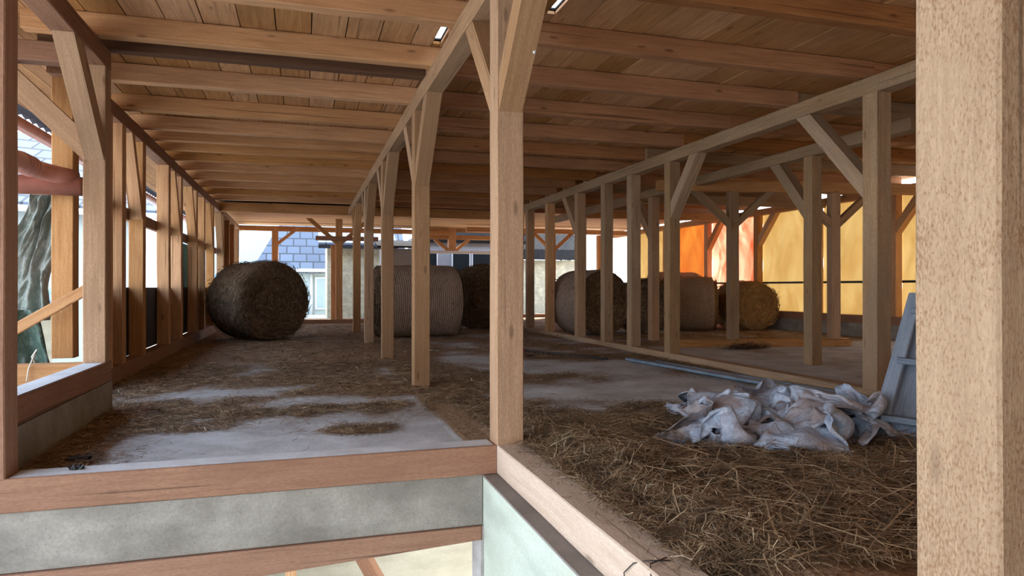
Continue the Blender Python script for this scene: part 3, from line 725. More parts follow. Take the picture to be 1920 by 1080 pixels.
# lower storey pieces seen through the gap
t = box('door_frame_post', -.16, -.06, 6.9, 7.0, -3.3, -.9, M['fresh'], axis=(0, 0, 1)); tag(t, 'yellow wooden upright down in the lower storey', 'post')
o = prism('door_leaf', [(-1.0, 7.6, -3.3), (-.45, 7.5, -3.3), (-.45, 7.5, -1.1), (-1.0, 7.6, -1.1)], (0, .05, 0), M['paleblue']); tag(o, 'pale blue-green door leaf down in the lower storey', 'door')
o = timber('timber_offcut', (.46, 6.6, -1.3), (.95, 6.4, -2.2), .12, .12, M['mantle']); tag(o, 'brown slanting timber down in the lower storey', 'timber')
for k in range(3):
    o = tube('log', [(.62+.2*k, 6.6-.3*k, -2.05+.02*k), (.72+.13*k, 5.7-.3*k, -2.15)], .07, M['bark']); tag(o, ('short dark log leaning in the lower storey, leftmost', 'short dark log leaning in the lower storey, middle one', 'short dark log leaning in the lower storey, rightmost')[k], 'log', 'logs in the lower storey')

# back facade posts
def hdr(x0, y0, x1, y1, z, wd, h, mt, lab, nm='timber_beam'):
    return beam((x0, y0, z), (x1, y1, z), wd, h, mt, lab, nm)
xd = Vector((1, 0, 0))
frame_post((-.88, 24.0), 0, 3.08, 'light post at the back end above the big dark bale, brace to the right', xd, (1,), .2, 'fresh', .62, .75, .15)
frame_post((1.02, 20.95), .12, 3.08, 'light post near the stone wall with two braces and a cross board', xd, (1, -1), .19, 'fresh', .75, .85, .17)
o = timber('cross_board', (.35, 20.83, 2.5), (2.15, 20.83, 2.5), .05, .13, M['mantle']); tag(o, 'dark red board nailed across the far post below the soffit', 'board')
o = timber('timber_post', (.93, 22.6, -.1), (.93, 22.6, 2.4), .16, .16, M['fresh']); tag(o, 'thin post standing close behind the far post with the cross board', 'post')
hdr(-2.0, 24.0, 5.0, 24.0, 3.0, .16, .16, 'fresh', 'light beam along the back end of the soffit')
# timber truss at the back, middle
t = frame_post((5.12, 24.3), 2.38, 3.25, 'short light king post of the far timber truss', xd, (), .26, 'fresh')
hdr(4.2, 24.3, 6.6, 24.3, 2.86, .14, .15, 'fresh', 'light tie beam of the far timber truss above the white frame')
hdr(4.2, 24.42, 6.6, 24.42, 3.2, .12, .30, 'fresh', 'light boarded fascia above the far timber truss')
for s_, lb in ((-1, 'light brace on the left of the far truss king post'), (1, 'light brace on the right of the far truss king post')):
    o = timber('truss_brace', (5.12+s_*.16, 24.3, 2.40), (5.12+s_*.62, 24.3, 2.78), .12, .12, M['fresh']); tag(o, lb, 'brace')
o = timber('window_lintel', (4.2, 24.28, 2.32), (6.6, 24.28, 2.32), .14, .09, M['white']); tag(o, 'thin white rail under the far timber truss', 'rail')
# building with dark openings
t = empty('outbuilding', (5.6, 26.5, 0), 'outbuilding with dark panes in white frames behind the far truss', 'building')
box('wall', 4.3, 8.3, 26.4, 29.5, -.1, 3.1, M['greywall'], t)
for k, (a, b) in enumerate(((4.45, 4.95), (5.6, 6.25), (6.4, 7.1))):
    f = box('window_frame', a-.05, b+.05, 26.34, 26.40, 1.2, 2.42, M['white'], t); box('pane', a, b, 26.32, 26.345, 1.25, 2.37, M['glass'], f)
prism('roof', [(4.35, 26.1, 2.9), (8.7, 26.1, 2.9), (8.7, 28, 4.6), (4.35, 28, 4.6)], (0, .1, -.12), M['matt'], t)
prism('gable', [(4.3, 26.42, 3.1), (8.3, 26.42, 3.1), (6.3, 26.42, 4.6)], (0, .1, 0), M['matt'], t)
# grey-white shed
t = empty('boarded_shed', (3.5, 24.9, 0), 'grey-white shed with dark roof edge behind the crosswise netted bale', 'shed')
box('wall', 2.72, 4.1, 24.7, 25.8, -.1, 2.45, M['greywall'], t)
prism('roof', [(2.5, 24.5, 2.46), (4.25, 24.5, 2.46), (4.25, 25.9, 2.75), (2.5, 25.9, 2.75)], (0, 0, .07), M['matt'], t)
# rubble stone building
t = empty('stone_building', (1.9, 27, 0), 'yellowish rubble stone wall with a dark tiled roof edge at the back', 'building')
box('wall', .88, 3.2, 27.0, 29.5, -.2, 2.62, M['rubble'], t)
prism('roof', [(.55, 26.6, 2.6), (3.5, 26.6, 2.6), (3.5, 29.6, 3.6), (.55, 29.6, 3.6)], (0, 0, .14), M['slate'], t)
box('eave_board', .55, 3.5, 26.55, 26.6, 2.52, 2.66, M['matt'], t)
t = empty('stone_building', (10.0, 28.5, 0), 'pale stone wall under a dark roof seen right of the large central post', 'building')
box('wall', 8.9, 11.6, 28.5, 31, -.2, 2.25, M['rubble'], t)
prism('roof', [(8.6, 28.1, 2.25), (11.9, 28.1, 2.25), (11.9, 30, 3.4), (8.6, 30, 3.4)], (0, 0, .45), M['matt'], t)
# slate roofed house behind
t = empty('slate_house', (0, 31, 0), 'house with a blue slate roof and pale wall behind the big dark bale', 'house')
box('wall', -1.75, 1.9, 31, 36, -.2, 1.86, M['house'], t)
prism('roof', [(-2.05, 30.6, 1.80), (4.5, 30.6, 1.80), (4.5, 35, 5.6), (-.2, 35, 5.6)], (0, .1, -.14), M['slate'], t)
tube('gutter', [(-2.05, 30.55, 1.78), (4.5, 30.55, 1.78)], .07, M['white'], t)
tube('downpipe', [(.35, 30.93, 1.75), (.35, 30.93, -.2)], .06, M['white'], t)
f = box('window_frame', .5, 1.25, 30.94, 31.0, .1, 1.5, M['white'], t); box('pane', .57, 1.18, 30.92, 30.945, .17, 1.43, M['paleblue'], f)
t = empty('rendered_house', (-3, 38, 0), 'pale blue rendered gable wall at the far left end', 'house')
box('wall', -6.5, 1.0, 38, 42, -.2, 5.2, M['paleblue'], t)
prism('roof', [(-6.9, 37.8, 5.2), (1.4, 37.8, 5.2), (1.4, 41, 8), (-6.9, 41, 8)], (0, 0, .15), M['slate'], t)
# house seen through the left wall
ang = math.radians(25)
def rotp(x, y, z, c=(-9.0, 19.0)): return (c[0]+x*math.cos(ang)-y*math.sin(ang), c[1]+x*math.sin(ang)+y*math.cos(ang), z)
t = empty('tiled_house', rotp(0, 0, -3.3), 'pale house with a blue-grey tiled roof outside the left wall', 'house')
P = [rotp(-9, 0, -3.3), rotp(5.2, 0, -3.3), rotp(5.2, 0, 3.1), rotp(-9, 0, 3.1)]
prism('wall', P, tuple(Vector(rotp(0, 5, 0))-Vector(rotp(0, 0, 0))), M['house'], t)
rf = prism('roof', [rotp(-9.4, -.5, 3.0), rotp(5.5, -.5, 3.0), rotp(5.5, 5, 5.7), rotp(-9.4, 5, 5.7)], (0, 0, .16), M['slate'], t)
tube('gutter', [rotp(-9.4, -.58, 3.0), rotp(5.5, -.58, 3.0)], .08, M['white'], t)
for k, x in enumerate((-6, -2.5, 1.2)):
    f = prism('window_frame', [rotp(x, -.03, .6), rotp(x+1.0, -.03, .6), rotp(x+1.0, -.03, 2.0), rotp(x, -.03, 2.0)], tuple(Vector(rotp(0, .1, 0))-Vector(rotp(0, 0, 0))), M['white'], t)
    prism('pane', [rotp(x+.08, -.05, .68), rotp(x+.92, -.05, .68), rotp(x+.92, -.05, 1.92), rotp(x+.08, -.05, 1.92)], tuple(Vector(rotp(0, .03, 0))-Vector(rotp(0, 0, 0))), M['glass'], f)
t = empty('lean_to_shed', (-6.2, 14, -3.3), 'low shed with a blue-green metal roof outside on the left', 'shed')
prism('wall', [(-9, 13, -3.3), (-4.6, 15.2, -3.3), (-4.6, 15.2, .6), (-9, 13, .6)], (-.6, 1.4, 0), M['cream'], t)
prism('roof', [(-9.2, 12.6, .75), (-4.4, 14.9, .75), (-5.2, 16.6, 1.35), (-10, 14.3, 1.35)], (0, 0, .06), M['blue'], t)
# ground
def ground(name, x0, x1, y0, y1, z):
    return tag(box(name, x0, x1, y0, y1, z-.1, z, M['ground']), kind='structure')
ground('ground', -60, -4.2, -30, 24.45, -3.3); ground('ground', -4.2, -2.2, 8.7, 24.45, -3.3)
ground('ground', -60, 60, 24.45, 90, -.12); ground('ground', 11.8, 60, -30, 24.45, -.3)

# bare trees behind the right half
def tree(x, y, z, h, seed, label):
    rn = random.Random(seed); V = []; F = []
    def limb(p, d, L, r, depth):
        n = 4; q = p.copy(); pts = [q.copy()]
        for i in range(n):
            d = (d+Vector((rn.gauss(0, .13), rn.gauss(0, .13), rn.gauss(.05, .08)))).normalized(); q = q+d*(L/n); pts.append(q.copy())
        for i in range(n):
            a, b = pts[i], pts[i+1]; t = (b-a).normalized(); u = t.orthogonal().normalized(); v = t.cross(u); s0 = len(V)
            for pp, rr in ((a, r*(1-i/n*.5)), (b, r*(1-(i+1)/n*.5))):
                for k in range(5): V.append(pp+(u*math.cos(k*1.2566)+v*math.sin(k*1.2566))*rr)
            for k in range(5): F.append((s0+k, s0+(k+1) % 5, s0+5+(k+1) % 5, s0+5+k))
        if depth == 0: return
        for k in range(4 if depth > 1 else 5):
            m = pts[rn.randint(1, n)]; nd = (d+Vector((rn.gauss(0, .75), rn.gauss(0, .75), rn.gauss(.1, .4)))).normalized()
            limb(m, nd, L*rn.uniform(.5, .75), r*.5, depth-1)
    limb(Vector((x, y, z)), Vector((0, 0, 1)), h*.5, h*.022, 4)
    return tag(mk('bare_tree', V, F, M['bark'], origin=(x, y, z)), label, 'tree', 'bare trees behind the barn')
tree(11.9, 31, -.12, 6, 3, 'bare tree behind the barn, left of the round bale posts')
tree(15.5, 30, -.12, 7, 4, 'bare tree behind the barn, between the right row posts')
tree(18.8, 32, -.12, 7, 5, 'bare tree behind the barn, rightmost at the back')
tree(19, 16.5, -.3, 6, 6, 'tree outside the right wall seen through the torn sheet')
# back right corner posts
frame_post((8.35, 22.6), .12, 2.95, 'thin post of the back end behind the round bale with forked braces', xd, (1, -1), .17, 'fresh', .62, .7, .15)
frame_post((10.3, 23.0), .12, 2.95, 'slim post at the back right, right of the forked one', xd, (), .17, 'fresh')
frame_post((6.7, 22.9), .12, 2.95, 'slim post at the back end above the left of the round bale', xd, (1,), .16, 'tan', .62, .7, .15)
hdr(5.3, 22.8, 11.4, 22.8, 3.03, .17, .16, 'fresh', 'beam across the back right end of the barn')

# ------------------------------------------------------------------ outside left: pipes, gutter, draped tarps
def bend(pts, n=6):
    pts = [Vector(p) for p in pts]; out = [pts[0]]
    for i in range(1, len(pts)-1):
        a, b, c = pts[i-1], pts[i], pts[i+1]; r = min(.16, (b-a).length*.45, (c-b).length*.45)
        p, q = b+(a-b).normalized()*r, b+(c-b).normalized()*r
        for k in range(n+1):
            t = k/n; out.append(p*(1-t)**2+b*2*t*(1-t)+q*t*t)
    return out+[pts[-1]]
t = empty('drain_pipe', (-2.35, 6.88, 1.95), 'horizontal brown plastic pipe at left with a second pipe joining by a bend', 'pipe')
tube('lower_pipe', [(-4.4, 6.84, 1.95), (-1.86, 6.9, 1.96)], .083, M['pipe'], t, 20)
pb = bend([(-2.15, 3.5, 2.08), (-2.13, 6.72, 2.06), (-1.92, 6.92, 2.03)])
tube('upper_pipe', pb, .075, M['pipe'], t, 20)
for k in range(4):
    p = Vector((-2.135, 6.3+.07*k, 2.062)); tube('ribbed_collar', [p, p+Vector((0, .025, 0))], .086, M['pipe'], t, 20)
t = empty('eave_gutter', (-3.05, 12, 2.95), 'brown gutter under the tiled edge of the left eave', 'gutter')
tube('gutter_trough', [(-3.08, 0, 2.93), (-3.08, 25, 2.93)], .075, M['pipe'], t, 16)
V = []; F = []
nr = 330
for i in range(nr+1):
    y = i*25/nr; z = 3.06+.025*math.sin(y*2*PI/.23)
    V += [(-2.85, y, z+.07), (-3.12, y, z), (-3.12, y, z+.02), (-2.85, y, z+.09)]
for i in range(nr):
    for k in range(4): F.append((i*4+k, i*4+(k+1) % 4, i*4+4+(k+1) % 4, i*4+4+k))
mk('tile_edge', V, F, M['slate'], t, origin=(-3, 0, 3))
def drape(name, cx, y, w0, w1, z0, z1, mat, label, seed, lean=0):
    nx, nzz = 44, 60; V = []; F = []
    for j in range(nzz+1):
        t_ = j/nzz; z = z0+(z1-z0)*t_; ww = w0+(w1-w0)*t_; ww *= 1+.18*noise.noise(Vector((z*2.2, seed, 0)))
        for i in range(nx+1):
            u = i/nx-.5; f_ = noise.noise(Vector((u*7+z*.7, z*1.3, seed)))*.11+abs(noise.noise(Vector((u*14-z*1.5, z*4, seed+4))))*.08+.04*math.sin(u*22+z)
            V.append((cx+u*ww+lean*t_+.06*noise.noise(Vector((z*3, u*2, seed+8))), y+f_+.10*u, z))
    for j in range(nzz):
        for i in range(nx): a = j*(nx+1)+i; F.append((a, a+1, a+nx+2, a+nx+1))
    o = mk(name, V, F, mat, origin=(cx, y, z0), smooth=True); s = o.modifiers.new('thickness', 'SOLIDIFY'); s.thickness = .004
    return tag(o, label, 'tarp')
drape('hanging_tarp', -2.72, 7.75, .62, .25, .75, 2.0, M['tarp_green'], 'grey-green tarp hanging outside beside the first left stud', 2, .35)
drape('hanging_tarp', -2.75, 7.45, 1.0, .8, -.3, .86, M['tarp_dkgreen'], 'dark green tarp draped low behind the short left sill', 5)
o = timber('wood_batten', (-2.75, 6.82, .45), (-1.70, 6.88, 1.13), .05, .09, M['fresh']); tag(o, 'pale diagonal batten propped across the left opening', 'batten')
o = tube('twine', [(-2.12, 6.585, .445), (-2.14, 6.58, .50), (-2.10, 6.57, .56), (-2.12, 6.58, .52), (-2.16, 6.57, .40), (-2.17, 6.56, .30)], .006, M['twine']); tag(o, 'bit of white twine hanging on the short left sill', 'twine')

# ------------------------------------------------------------------ things on the floor
# folds of the crumpled tarp as a grid of points, in steps of 2 mm
SHEETS = [
(48, 34, [
    -181, -378, 12, -166, -384, 12, -148, -378, 12, -130, -367, 16, -109, -352, 14, -88, -359, 28, -62, -363, 38, -35, -366, 44, -14, -362, 39, -1, -354, 35, 5, -342, 34, 3, -334, 30, 0, -321, 28, 12, -304, 36, 22, -286, 23, 21, -264, 36, 29, -253, 30, 30, -238, 41, 45, -232, 41, 42, -227, 60, 54, -230, 61, 61, -244, 74, 54, -244, 83, 48, -243, 91, 44, -233, 94, 45, -226, 104, 50, -223, 122, 63, -211, 135, 75, -197, 126, 80, -187, 131, 85, -175, 131, 80, -168, 116, 94, -166, 121, 115, -159, 125, 136, -170, 127, 161, -163, 114, 181, -155, 110, 189, -135, 108, 203, -119, 112, 222, -115, 120, 225, -117, 106, 228, -130, 96, 241, -145, 101, 248, -158, 115, 257, -175, 124, 249, -186, 136, 231, -180, 132, 225, -167, 117,
    -176, -350, 28, -168, -357, 33, -159, -353, 28, -144, -342, 27, -123, -341, 34, -99, -342, 42, -72, -347, 49, -44, -349, 57, -28, -343, 51, -21, -338, 45, -18, -331, 38, -13, -323, 45, -10, -316, 40, -6, -298, 32, -2, -274, 23, 7, -249, 20, 20, -231, 26, 34, -228, 24, 41, -220, 30, 43, -219, 43, 55, -219, 53, 67, -219, 57, 76, -219, 68, 73, -215, 80, 68, -207, 89, 67, -197, 108, 52, -188, 120, 47, -179, 135, 58, -170, 136, 65, -165, 124, 70, -163, 137, 73, -155, 131, 81, -150, 126, 93, -156, 134, 115, -152, 136, 142, -145, 132, 160, -134, 125, 177, -122, 122, 193, -114, 123, 209, -117, 123, 218, -123, 114, 229, -124, 103, 244, -130, 107, 258, -133, 115, 268, -138, 130, 269, -146, 149, 254, -148, 160, 241, -140, 152,
    -179, -345, 48, -173, -338, 43, -159, -343, 54, -152, -326, 47, -133, -321, 50, -108, -324, 56, -83, -337, 65, -53, -333, 59, -34, -326, 59, -38, -322, 46, -31, -318, 53, -27, -309, 57, -21, -301, 53, -26, -286, 41, -20, -265, 30, -3, -244, 31, 14, -224, 31, 29, -216, 29, 32, -210, 20, 47, -208, 25, 54, -208, 38, 54, -205, 52, 60, -198, 65, 55, -195, 81, 48, -190, 99, 50, -164, 99, 50, -148, 117, 37, -140, 133, 40, -138, 147, 51, -134, 131, 60, -143, 138, 67, -140, 145, 71, -130, 137, 82, -137, 149, 96, -151, 159, 125, -154, 156, 151, -151, 147, 171, -147, 133, 185, -137, 125, 194, -131, 119, 209, -134, 115, 222, -139, 110, 237, -131, 121, 251, -122, 135, 266, -109, 137, 273, -112, 162, 263, -116, 176, 258, -127, 182,
    -180, -337, 62, -173, -327, 56, -164, -325, 61, -152, -317, 68, -137, -303, 65, -113, -311, 72, -85, -323, 76, -56, -330, 75, -43, -322, 65, -46, -311, 63, -42, -300, 62, -42, -287, 64, -31, -283, 72, -22, -274, 66, -20, -254, 51, -11, -237, 35, 1, -218, 30, 17, -214, 40, 23, -205, 40, 24, -198, 39, 29, -187, 38, 29, -185, 58, 28, -186, 77, 23, -183, 98, 25, -165, 110, 28, -141, 118, 36, -118, 117, 41, -109, 134, 32, -113, 146, 42, -112, 147, 55, -118, 145, 51, -126, 159, 58, -114, 160, 64, -116, 167, 83, -120, 168, 107, -122, 153, 136, -121, 145, 163, -123, 142, 182, -135, 138, 194, -144, 128, 204, -142, 127, 217, -143, 131, 224, -126, 132, 241, -105, 141, 262, -88, 149, 258, -88, 166, 252, -92, 179, 253, -99, 187,
    -186, -323, 59, -178, -321, 70, -168, -307, 64, -152, -300, 76, -134, -297, 85, -112, -298, 84, -84, -314, 89, -57, -314, 80, -32, -312, 83, -36, -299, 83, -42, -284, 93, -41, -273, 92, -40, -262, 89, -23, -258, 91, -10, -249, 78, -1, -238, 61, 5, -225, 48, 0, -210, 47, 6, -205, 55, 7, -195, 55, 7, -183, 45, 14, -172, 52, 10, -168, 78, 13, -160, 101, 12, -147, 121, 21, -126, 133, 26, -101, 126, 35, -93, 136, 38, -99, 147, 33, -99, 156, 40, -99, 162, 37, -101, 173, 45, -97, 181, 54, -96, 180, 74, -101, 173, 101, -111, 163, 132, -119, 158, 158, -122, 156, 164, -139, 151, 176, -150, 147, 192, -150, 153, 209, -134, 154, 220, -111, 135, 246, -92, 131, 258, -69, 148, 242, -67, 163, 235, -78, 158, 230, -81, 173,
    -183, -303, 60, -179, -302, 75, -165, -293, 83, -151, -283, 80, -134, -281, 89, -110, -287, 96, -80, -295, 95, -54, -297, 104, -36, -289, 110, -20, -281, 111, -25, -270, 116, -30, -260, 116, -31, -251, 109, -27, -244, 100, -21, -238, 90, -16, -232, 75, -5, -223, 66, -20, -222, 61, -17, -211, 67, -16, -197, 67, -11, -182, 60, -1, -160, 61, 6, -142, 75, 2, -135, 104, 4, -122, 121, 9, -108, 135, 20, -90, 140, 36, -82, 136, 46, -86, 146, 33, -83, 155, 26, -81, 170, 24, -85, 184, 38, -77, 189, 56, -81, 182, 77, -89, 181, 100, -112, 177, 122, -128, 163, 142, -139, 161, 156, -147, 174, 174, -146, 172, 184, -134, 156, 202, -118, 145, 224, -89, 132, 246, -69, 123, 250, -51, 135, 236, -63, 137, 222, -70, 144, 219, -70, 151,
    -189, -288, 74, -178, -282, 71, -174, -277, 88, -155, -270, 91, -132, -264, 91, -113, -269, 104, -87, -274, 116, -58, -276, 127, -37, -273, 137, -26, -265, 138, -13, -257, 141, -22, -244, 134, -13, -243, 126, -8, -241, 111, -10, -236, 96, -14, -229, 88, -9, -216, 85, -23, -214, 76, -42, -206, 73, -38, -186, 67, -28, -166, 60, -17, -151, 63, -9, -127, 87, -4, -107, 104, -11, -104, 126, -1, -93, 144, 14, -83, 154, 29, -73, 149, 46, -72, 147, 46, -73, 156, 37, -73, 168, 37, -85, 173, 44, -78, 175, 62, -85, 169, 83, -94, 172, 111, -103, 177, 128, -122, 174, 143, -127, 166, 157, -128, 175, 175, -126, 160, 193, -103, 150, 205, -92, 124, 215, -71, 125, 223, -50, 111, 239, -34, 119, 233, -43, 129, 227, -52, 142, 218, -63, 134,
    -196, -277, 82, -187, -272, 78, -175, -265, 82, -159, -259, 96, -141, -258, 109, -121, -250, 114, -99, -246, 125, -73, -247, 137, -50, -246, 148, -36, -241, 149, -24, -238, 149, -17, -231, 149, -13, -228, 134, -11, -226, 120, -18, -221, 106, -28, -218, 93, -29, -207, 86, -30, -189, 84, -42, -180, 76, -57, -168, 66, -49, -152, 50, -27, -133, 44, -18, -113, 71, -19, -96, 99, -11, -84, 118, 0, -82, 134, 9, -73, 150, 21, -66, 158, 37, -62, 159, 54, -64, 160, 58, -70, 168, 56, -82, 157, 63, -94, 157, 76, -102, 158, 97, -100, 160, 114, -99, 165, 129, -106, 163, 145, -107, 166, 161, -100, 158, 171, -102, 138, 180, -87, 142, 181, -69, 132, 192, -54, 131, 203, -33, 124, 220, -21, 110, 229, -19, 124, 228, -33, 140, 219, -39, 138,
    -200, -267, 97, -192, -265, 91, -182, -256, 84, -166, -250, 96, -150, -240, 111, -140, -237, 129, -120, -229, 140, -98, -221, 149, -75, -217, 157, -58, -211, 154, -46, -216, 141, -37, -204, 150, -27, -200, 139, -37, -212, 121, -37, -211, 106, -37, -204, 97, -44, -196, 91, -47, -183, 83, -52, -162, 76, -53, -144, 62, -65, -128, 49, -50, -116, 27, -30, -100, 45, -10, -97, 72, -2, -89, 97, 9, -81, 115, 10, -70, 130, 18, -60, 140, 29, -51, 150, 45, -47, 159, 64, -55, 161, 76, -69, 160, 83, -84, 162, 96, -93, 157, 108, -89, 143, 119, -76, 148, 133, -77, 144, 145, -80, 152, 150, -85, 144, 155, -89, 134, 164, -75, 132, 172, -64, 119, 186, -46, 109, 200, -24, 108, 210, -7, 115, 227, -7, 125, 214, -14, 138, 215, -12, 151,
    -206, -248, 113, -197, -253, 112, -194, -241, 103, -178, -235, 114, -162, -221, 120, -144, -208, 123, -135, -200, 140, -123, -189, 155, -107, -184, 151, -92, -185, 141, -81, -180, 133, -65, -174, 136, -55, -186, 130, -45, -200, 122, -52, -201, 107, -41, -193, 104, -38, -176, 93, -54, -162, 84, -62, -137, 75, -62, -114, 65, -67, -105, 50, -63, -102, 25, -34, -97, 27, -9, -97, 48, 5, -96, 72, 16, -83, 89, 16, -67, 101, 21, -56, 106, 28, -46, 117, 44, -41, 126, 53, -60, 130, 70, -76, 133, 89, -76, 135, 103, -64, 137, 113, -56, 131, 122, -55, 125, 126, -50, 138, 139, -55, 144, 138, -64, 131, 143, -62, 122, 152, -59, 111, 163, -46, 99, 173, -22, 94, 188, -2, 92, 200, 13, 109, 206, 19, 131, 200, 13, 147, 194, 5, 155,
    -209, -231, 137, -212, -232, 124, -195, -229, 126, -181, -219, 119, -161, -211, 128, -148, -200, 136, -133, -181, 125, -119, -169, 138, -113, -157, 151, -100, -157, 147, -84, -157, 141, -69, -163, 139, -47, -171, 131, -31, -189, 124, -44, -186, 111, -58, -176, 100, -48, -155, 90, -41, -138, 72, -50, -117, 65, -56, -96, 66, -67, -81, 57, -72, -85, 32, -45, -89, 22, -20, -87, 47, -6, -88, 70, 3, -77, 86, 6, -59, 91, 11, -48, 92, 13, -37, 100, 31, -28, 106, 51, -41, 107, 69, -57, 109, 83, -52, 121, 98, -43, 119, 101, -37, 132, 110, -30, 133, 115, -24, 125, 131, -27, 131, 132, -39, 115, 144, -48, 117, 155, -35, 110, 178, -31, 108, 186, -8, 103, 190, 14, 115, 185, 27, 127, 188, 40, 140, 189, 34, 158, 177, 22, 164,
    -223, -209, 140, -211, -212, 139, -194, -211, 134, -176, -208, 131, -158, -192, 125, -143, -178, 139, -127, -164, 138, -114, -153, 129, -104, -147, 138, -102, -145, 152, -89, -154, 152, -72, -157, 154, -49, -160, 146, -32, -167, 125, -30, -168, 102, -46, -151, 97, -52, -131, 86, -43, -116, 71, -40, -105, 56, -54, -96, 53, -62, -89, 44, -69, -76, 34, -61, -76, 17, -29, -77, 35, -9, -78, 56, -4, -76, 74, -6, -63, 85, 1, -50, 81, 12, -37, 80, 27, -26, 84, 44, -25, 90, 63, -38, 97, 74, -36, 120, 86, -23, 120, 94, -15, 128, 107, -2, 132, 115, 1, 124, 123, -8, 115, 137, -17, 111, 144, -29, 127, 165, -30, 122, 179, -16, 113, 187, -2, 119, 193, 12, 131, 182, 24, 149, 171, 38, 153, 173, 49, 165, 166, 41, 176,
    -225, -177, 147, -214, -183, 152, -191, -189, 148, -168, -191, 142, -154, -175, 139, -137, -158, 132, -123, -145, 145, -113, -142, 141, -111, -133, 131, -104, -126, 139, -93, -133, 139, -87, -133, 154, -71, -134, 143, -51, -135, 122, -35, -133, 99, -30, -127, 80, -38, -111, 77, -43, -94, 72, -45, -88, 60, -50, -83, 48, -50, -91, 42, -57, -80, 38, -62, -66, 22, -41, -74, 14, -17, -81, 28, -3, -75, 39, -10, -63, 49, -4, -49, 57, 4, -40, 67, 21, -29, 69, 40, -19, 71, 59, -18, 91, 62, -20, 120, 83, -10, 131, 96, 2, 118, 110, 12, 111, 116, 23, 120, 123, 18, 115, 137, 10, 120, 151, -8, 120, 164, -17, 117, 183, -14, 127, 184, 2, 135, 172, 18, 134, 170, 29, 143, 157, 38, 156, 152, 51, 170, 159, 61, 178,
    -216, -148, 145, -217, -154, 157, -200, -160, 148, -171, -167, 152, -142, -160, 153, -133, -140, 142, -120, -132, 139, -112, -132, 154, -105, -125, 150, -106, -112, 148, -105, -110, 135, -92, -110, 139, -80, -106, 150, -63, -103, 133, -47, -100, 114, -35, -97, 93, -25, -93, 73, -29, -87, 64, -39, -77, 60, -43, -76, 51, -44, -82, 36, -50, -74, 34, -63, -57, 33, -48, -60, 18, -27, -70, 13, -15, -66, 21, -4, -56, 37, 8, -47, 51, 7, -30, 58, 9, -18, 67, 29, -9, 75, 52, -3, 90, 57, -5, 116, 82, 6, 125, 99, 20, 125, 108, 29, 107, 120, 36, 104, 131, 37, 105, 136, 23, 102, 146, 9, 100, 165, 1, 109, 173, 3, 122, 167, 5, 138, 160, 21, 147, 157, 37, 141, 161, 54, 151, 155, 64, 165, 145, 67, 178,
    -210, -126, 138, -216, -128, 151, -205, -131, 160, -179, -138, 150, -152, -139, 145, -130, -126, 156, -124, -116, 144, -113, -111, 158, -102, -107, 164, -93, -96, 163, -96, -89, 152, -97, -82, 141, -88, -78, 136, -72, -67, 134, -61, -72, 119, -40, -67, 114, -31, -66, 94, -22, -69, 74, -28, -71, 60, -32, -67, 49, -34, -73, 40, -42, -69, 30, -49, -55, 32, -42, -52, 25, -27, -54, 17, -13, -42, 28, 0, -31, 41, 9, -28, 48, 25, -17, 53, 19, -7, 64, 22, 4, 77, 41, 12, 95, 56, 17, 121, 81, 21, 114, 99, 32, 116, 112, 45, 116, 119, 47, 102, 129, 48, 91, 129, 32, 82, 146, 21, 78, 161, 21, 96, 169, 24, 115, 159, 21, 126, 147, 25, 134, 142, 34, 146, 146, 52, 154, 150, 72, 160, 147, 81, 175,
    -222, -113, 133, -213, -110, 136, -213, -107, 156, -192, -113, 153, -165, -121, 133, -142, -112, 148, -125, -102, 160, -117, -92, 158, -107, -95, 152, -105, -84, 161, -102, -73, 162, -96, -67, 147, -96, -62, 128, -84, -53, 116, -70, -47, 104, -55, -50, 101, -34, -45, 107, -22, -49, 87, -27, -56, 70, -23, -56, 58, -22, -58, 43, -38, -59, 44, -43, -45, 44, -46, -37, 25, -26, -29, 28, -11, -20, 45, 8, -6, 41, 16, 0, 50, 28, 5, 57, 38, 6, 64, 29, 22, 76, 45, 32, 96, 58, 39, 120, 84, 38, 119, 96, 40, 103, 106, 53, 107, 116, 59, 101, 116, 58, 82, 119, 50, 69, 138, 45, 68, 158, 42, 78, 160, 38, 95, 155, 40, 111, 147, 42, 115, 140, 44, 130, 131, 47, 145, 132, 63, 156, 132, 80, 168,
    -224, -100, 140, -219, -97, 127, -212, -92, 139, -202, -92, 154, -180, -102, 132, -154, -104, 130, -142, -96, 152, -128, -85, 151, -121, -77, 142, -115, -78, 135, -116, -65, 144, -108, -51, 140, -98, -37, 124, -87, -32, 105, -81, -30, 88, -63, -30, 87, -48, -26, 101, -26, -29, 95, -29, -37, 79, -17, -43, 69, -18, -39, 58, -33, -36, 56, -50, -27, 54, -44, -15, 40, -18, -6, 32, 2, 2, 26, 17, 20, 38, 33, 25, 45, 33, 33, 57, 48, 27, 56, 46, 41, 72, 46, 57, 94, 61, 60, 114, 85, 58, 115, 95, 54, 100, 101, 59, 91, 105, 74, 94, 102, 70, 78, 110, 69, 62, 129, 69, 58, 149, 64, 63, 164, 62, 80, 154, 56, 88, 160, 62, 102, 142, 57, 109, 132, 57, 124, 123, 63, 143, 117, 72, 160,
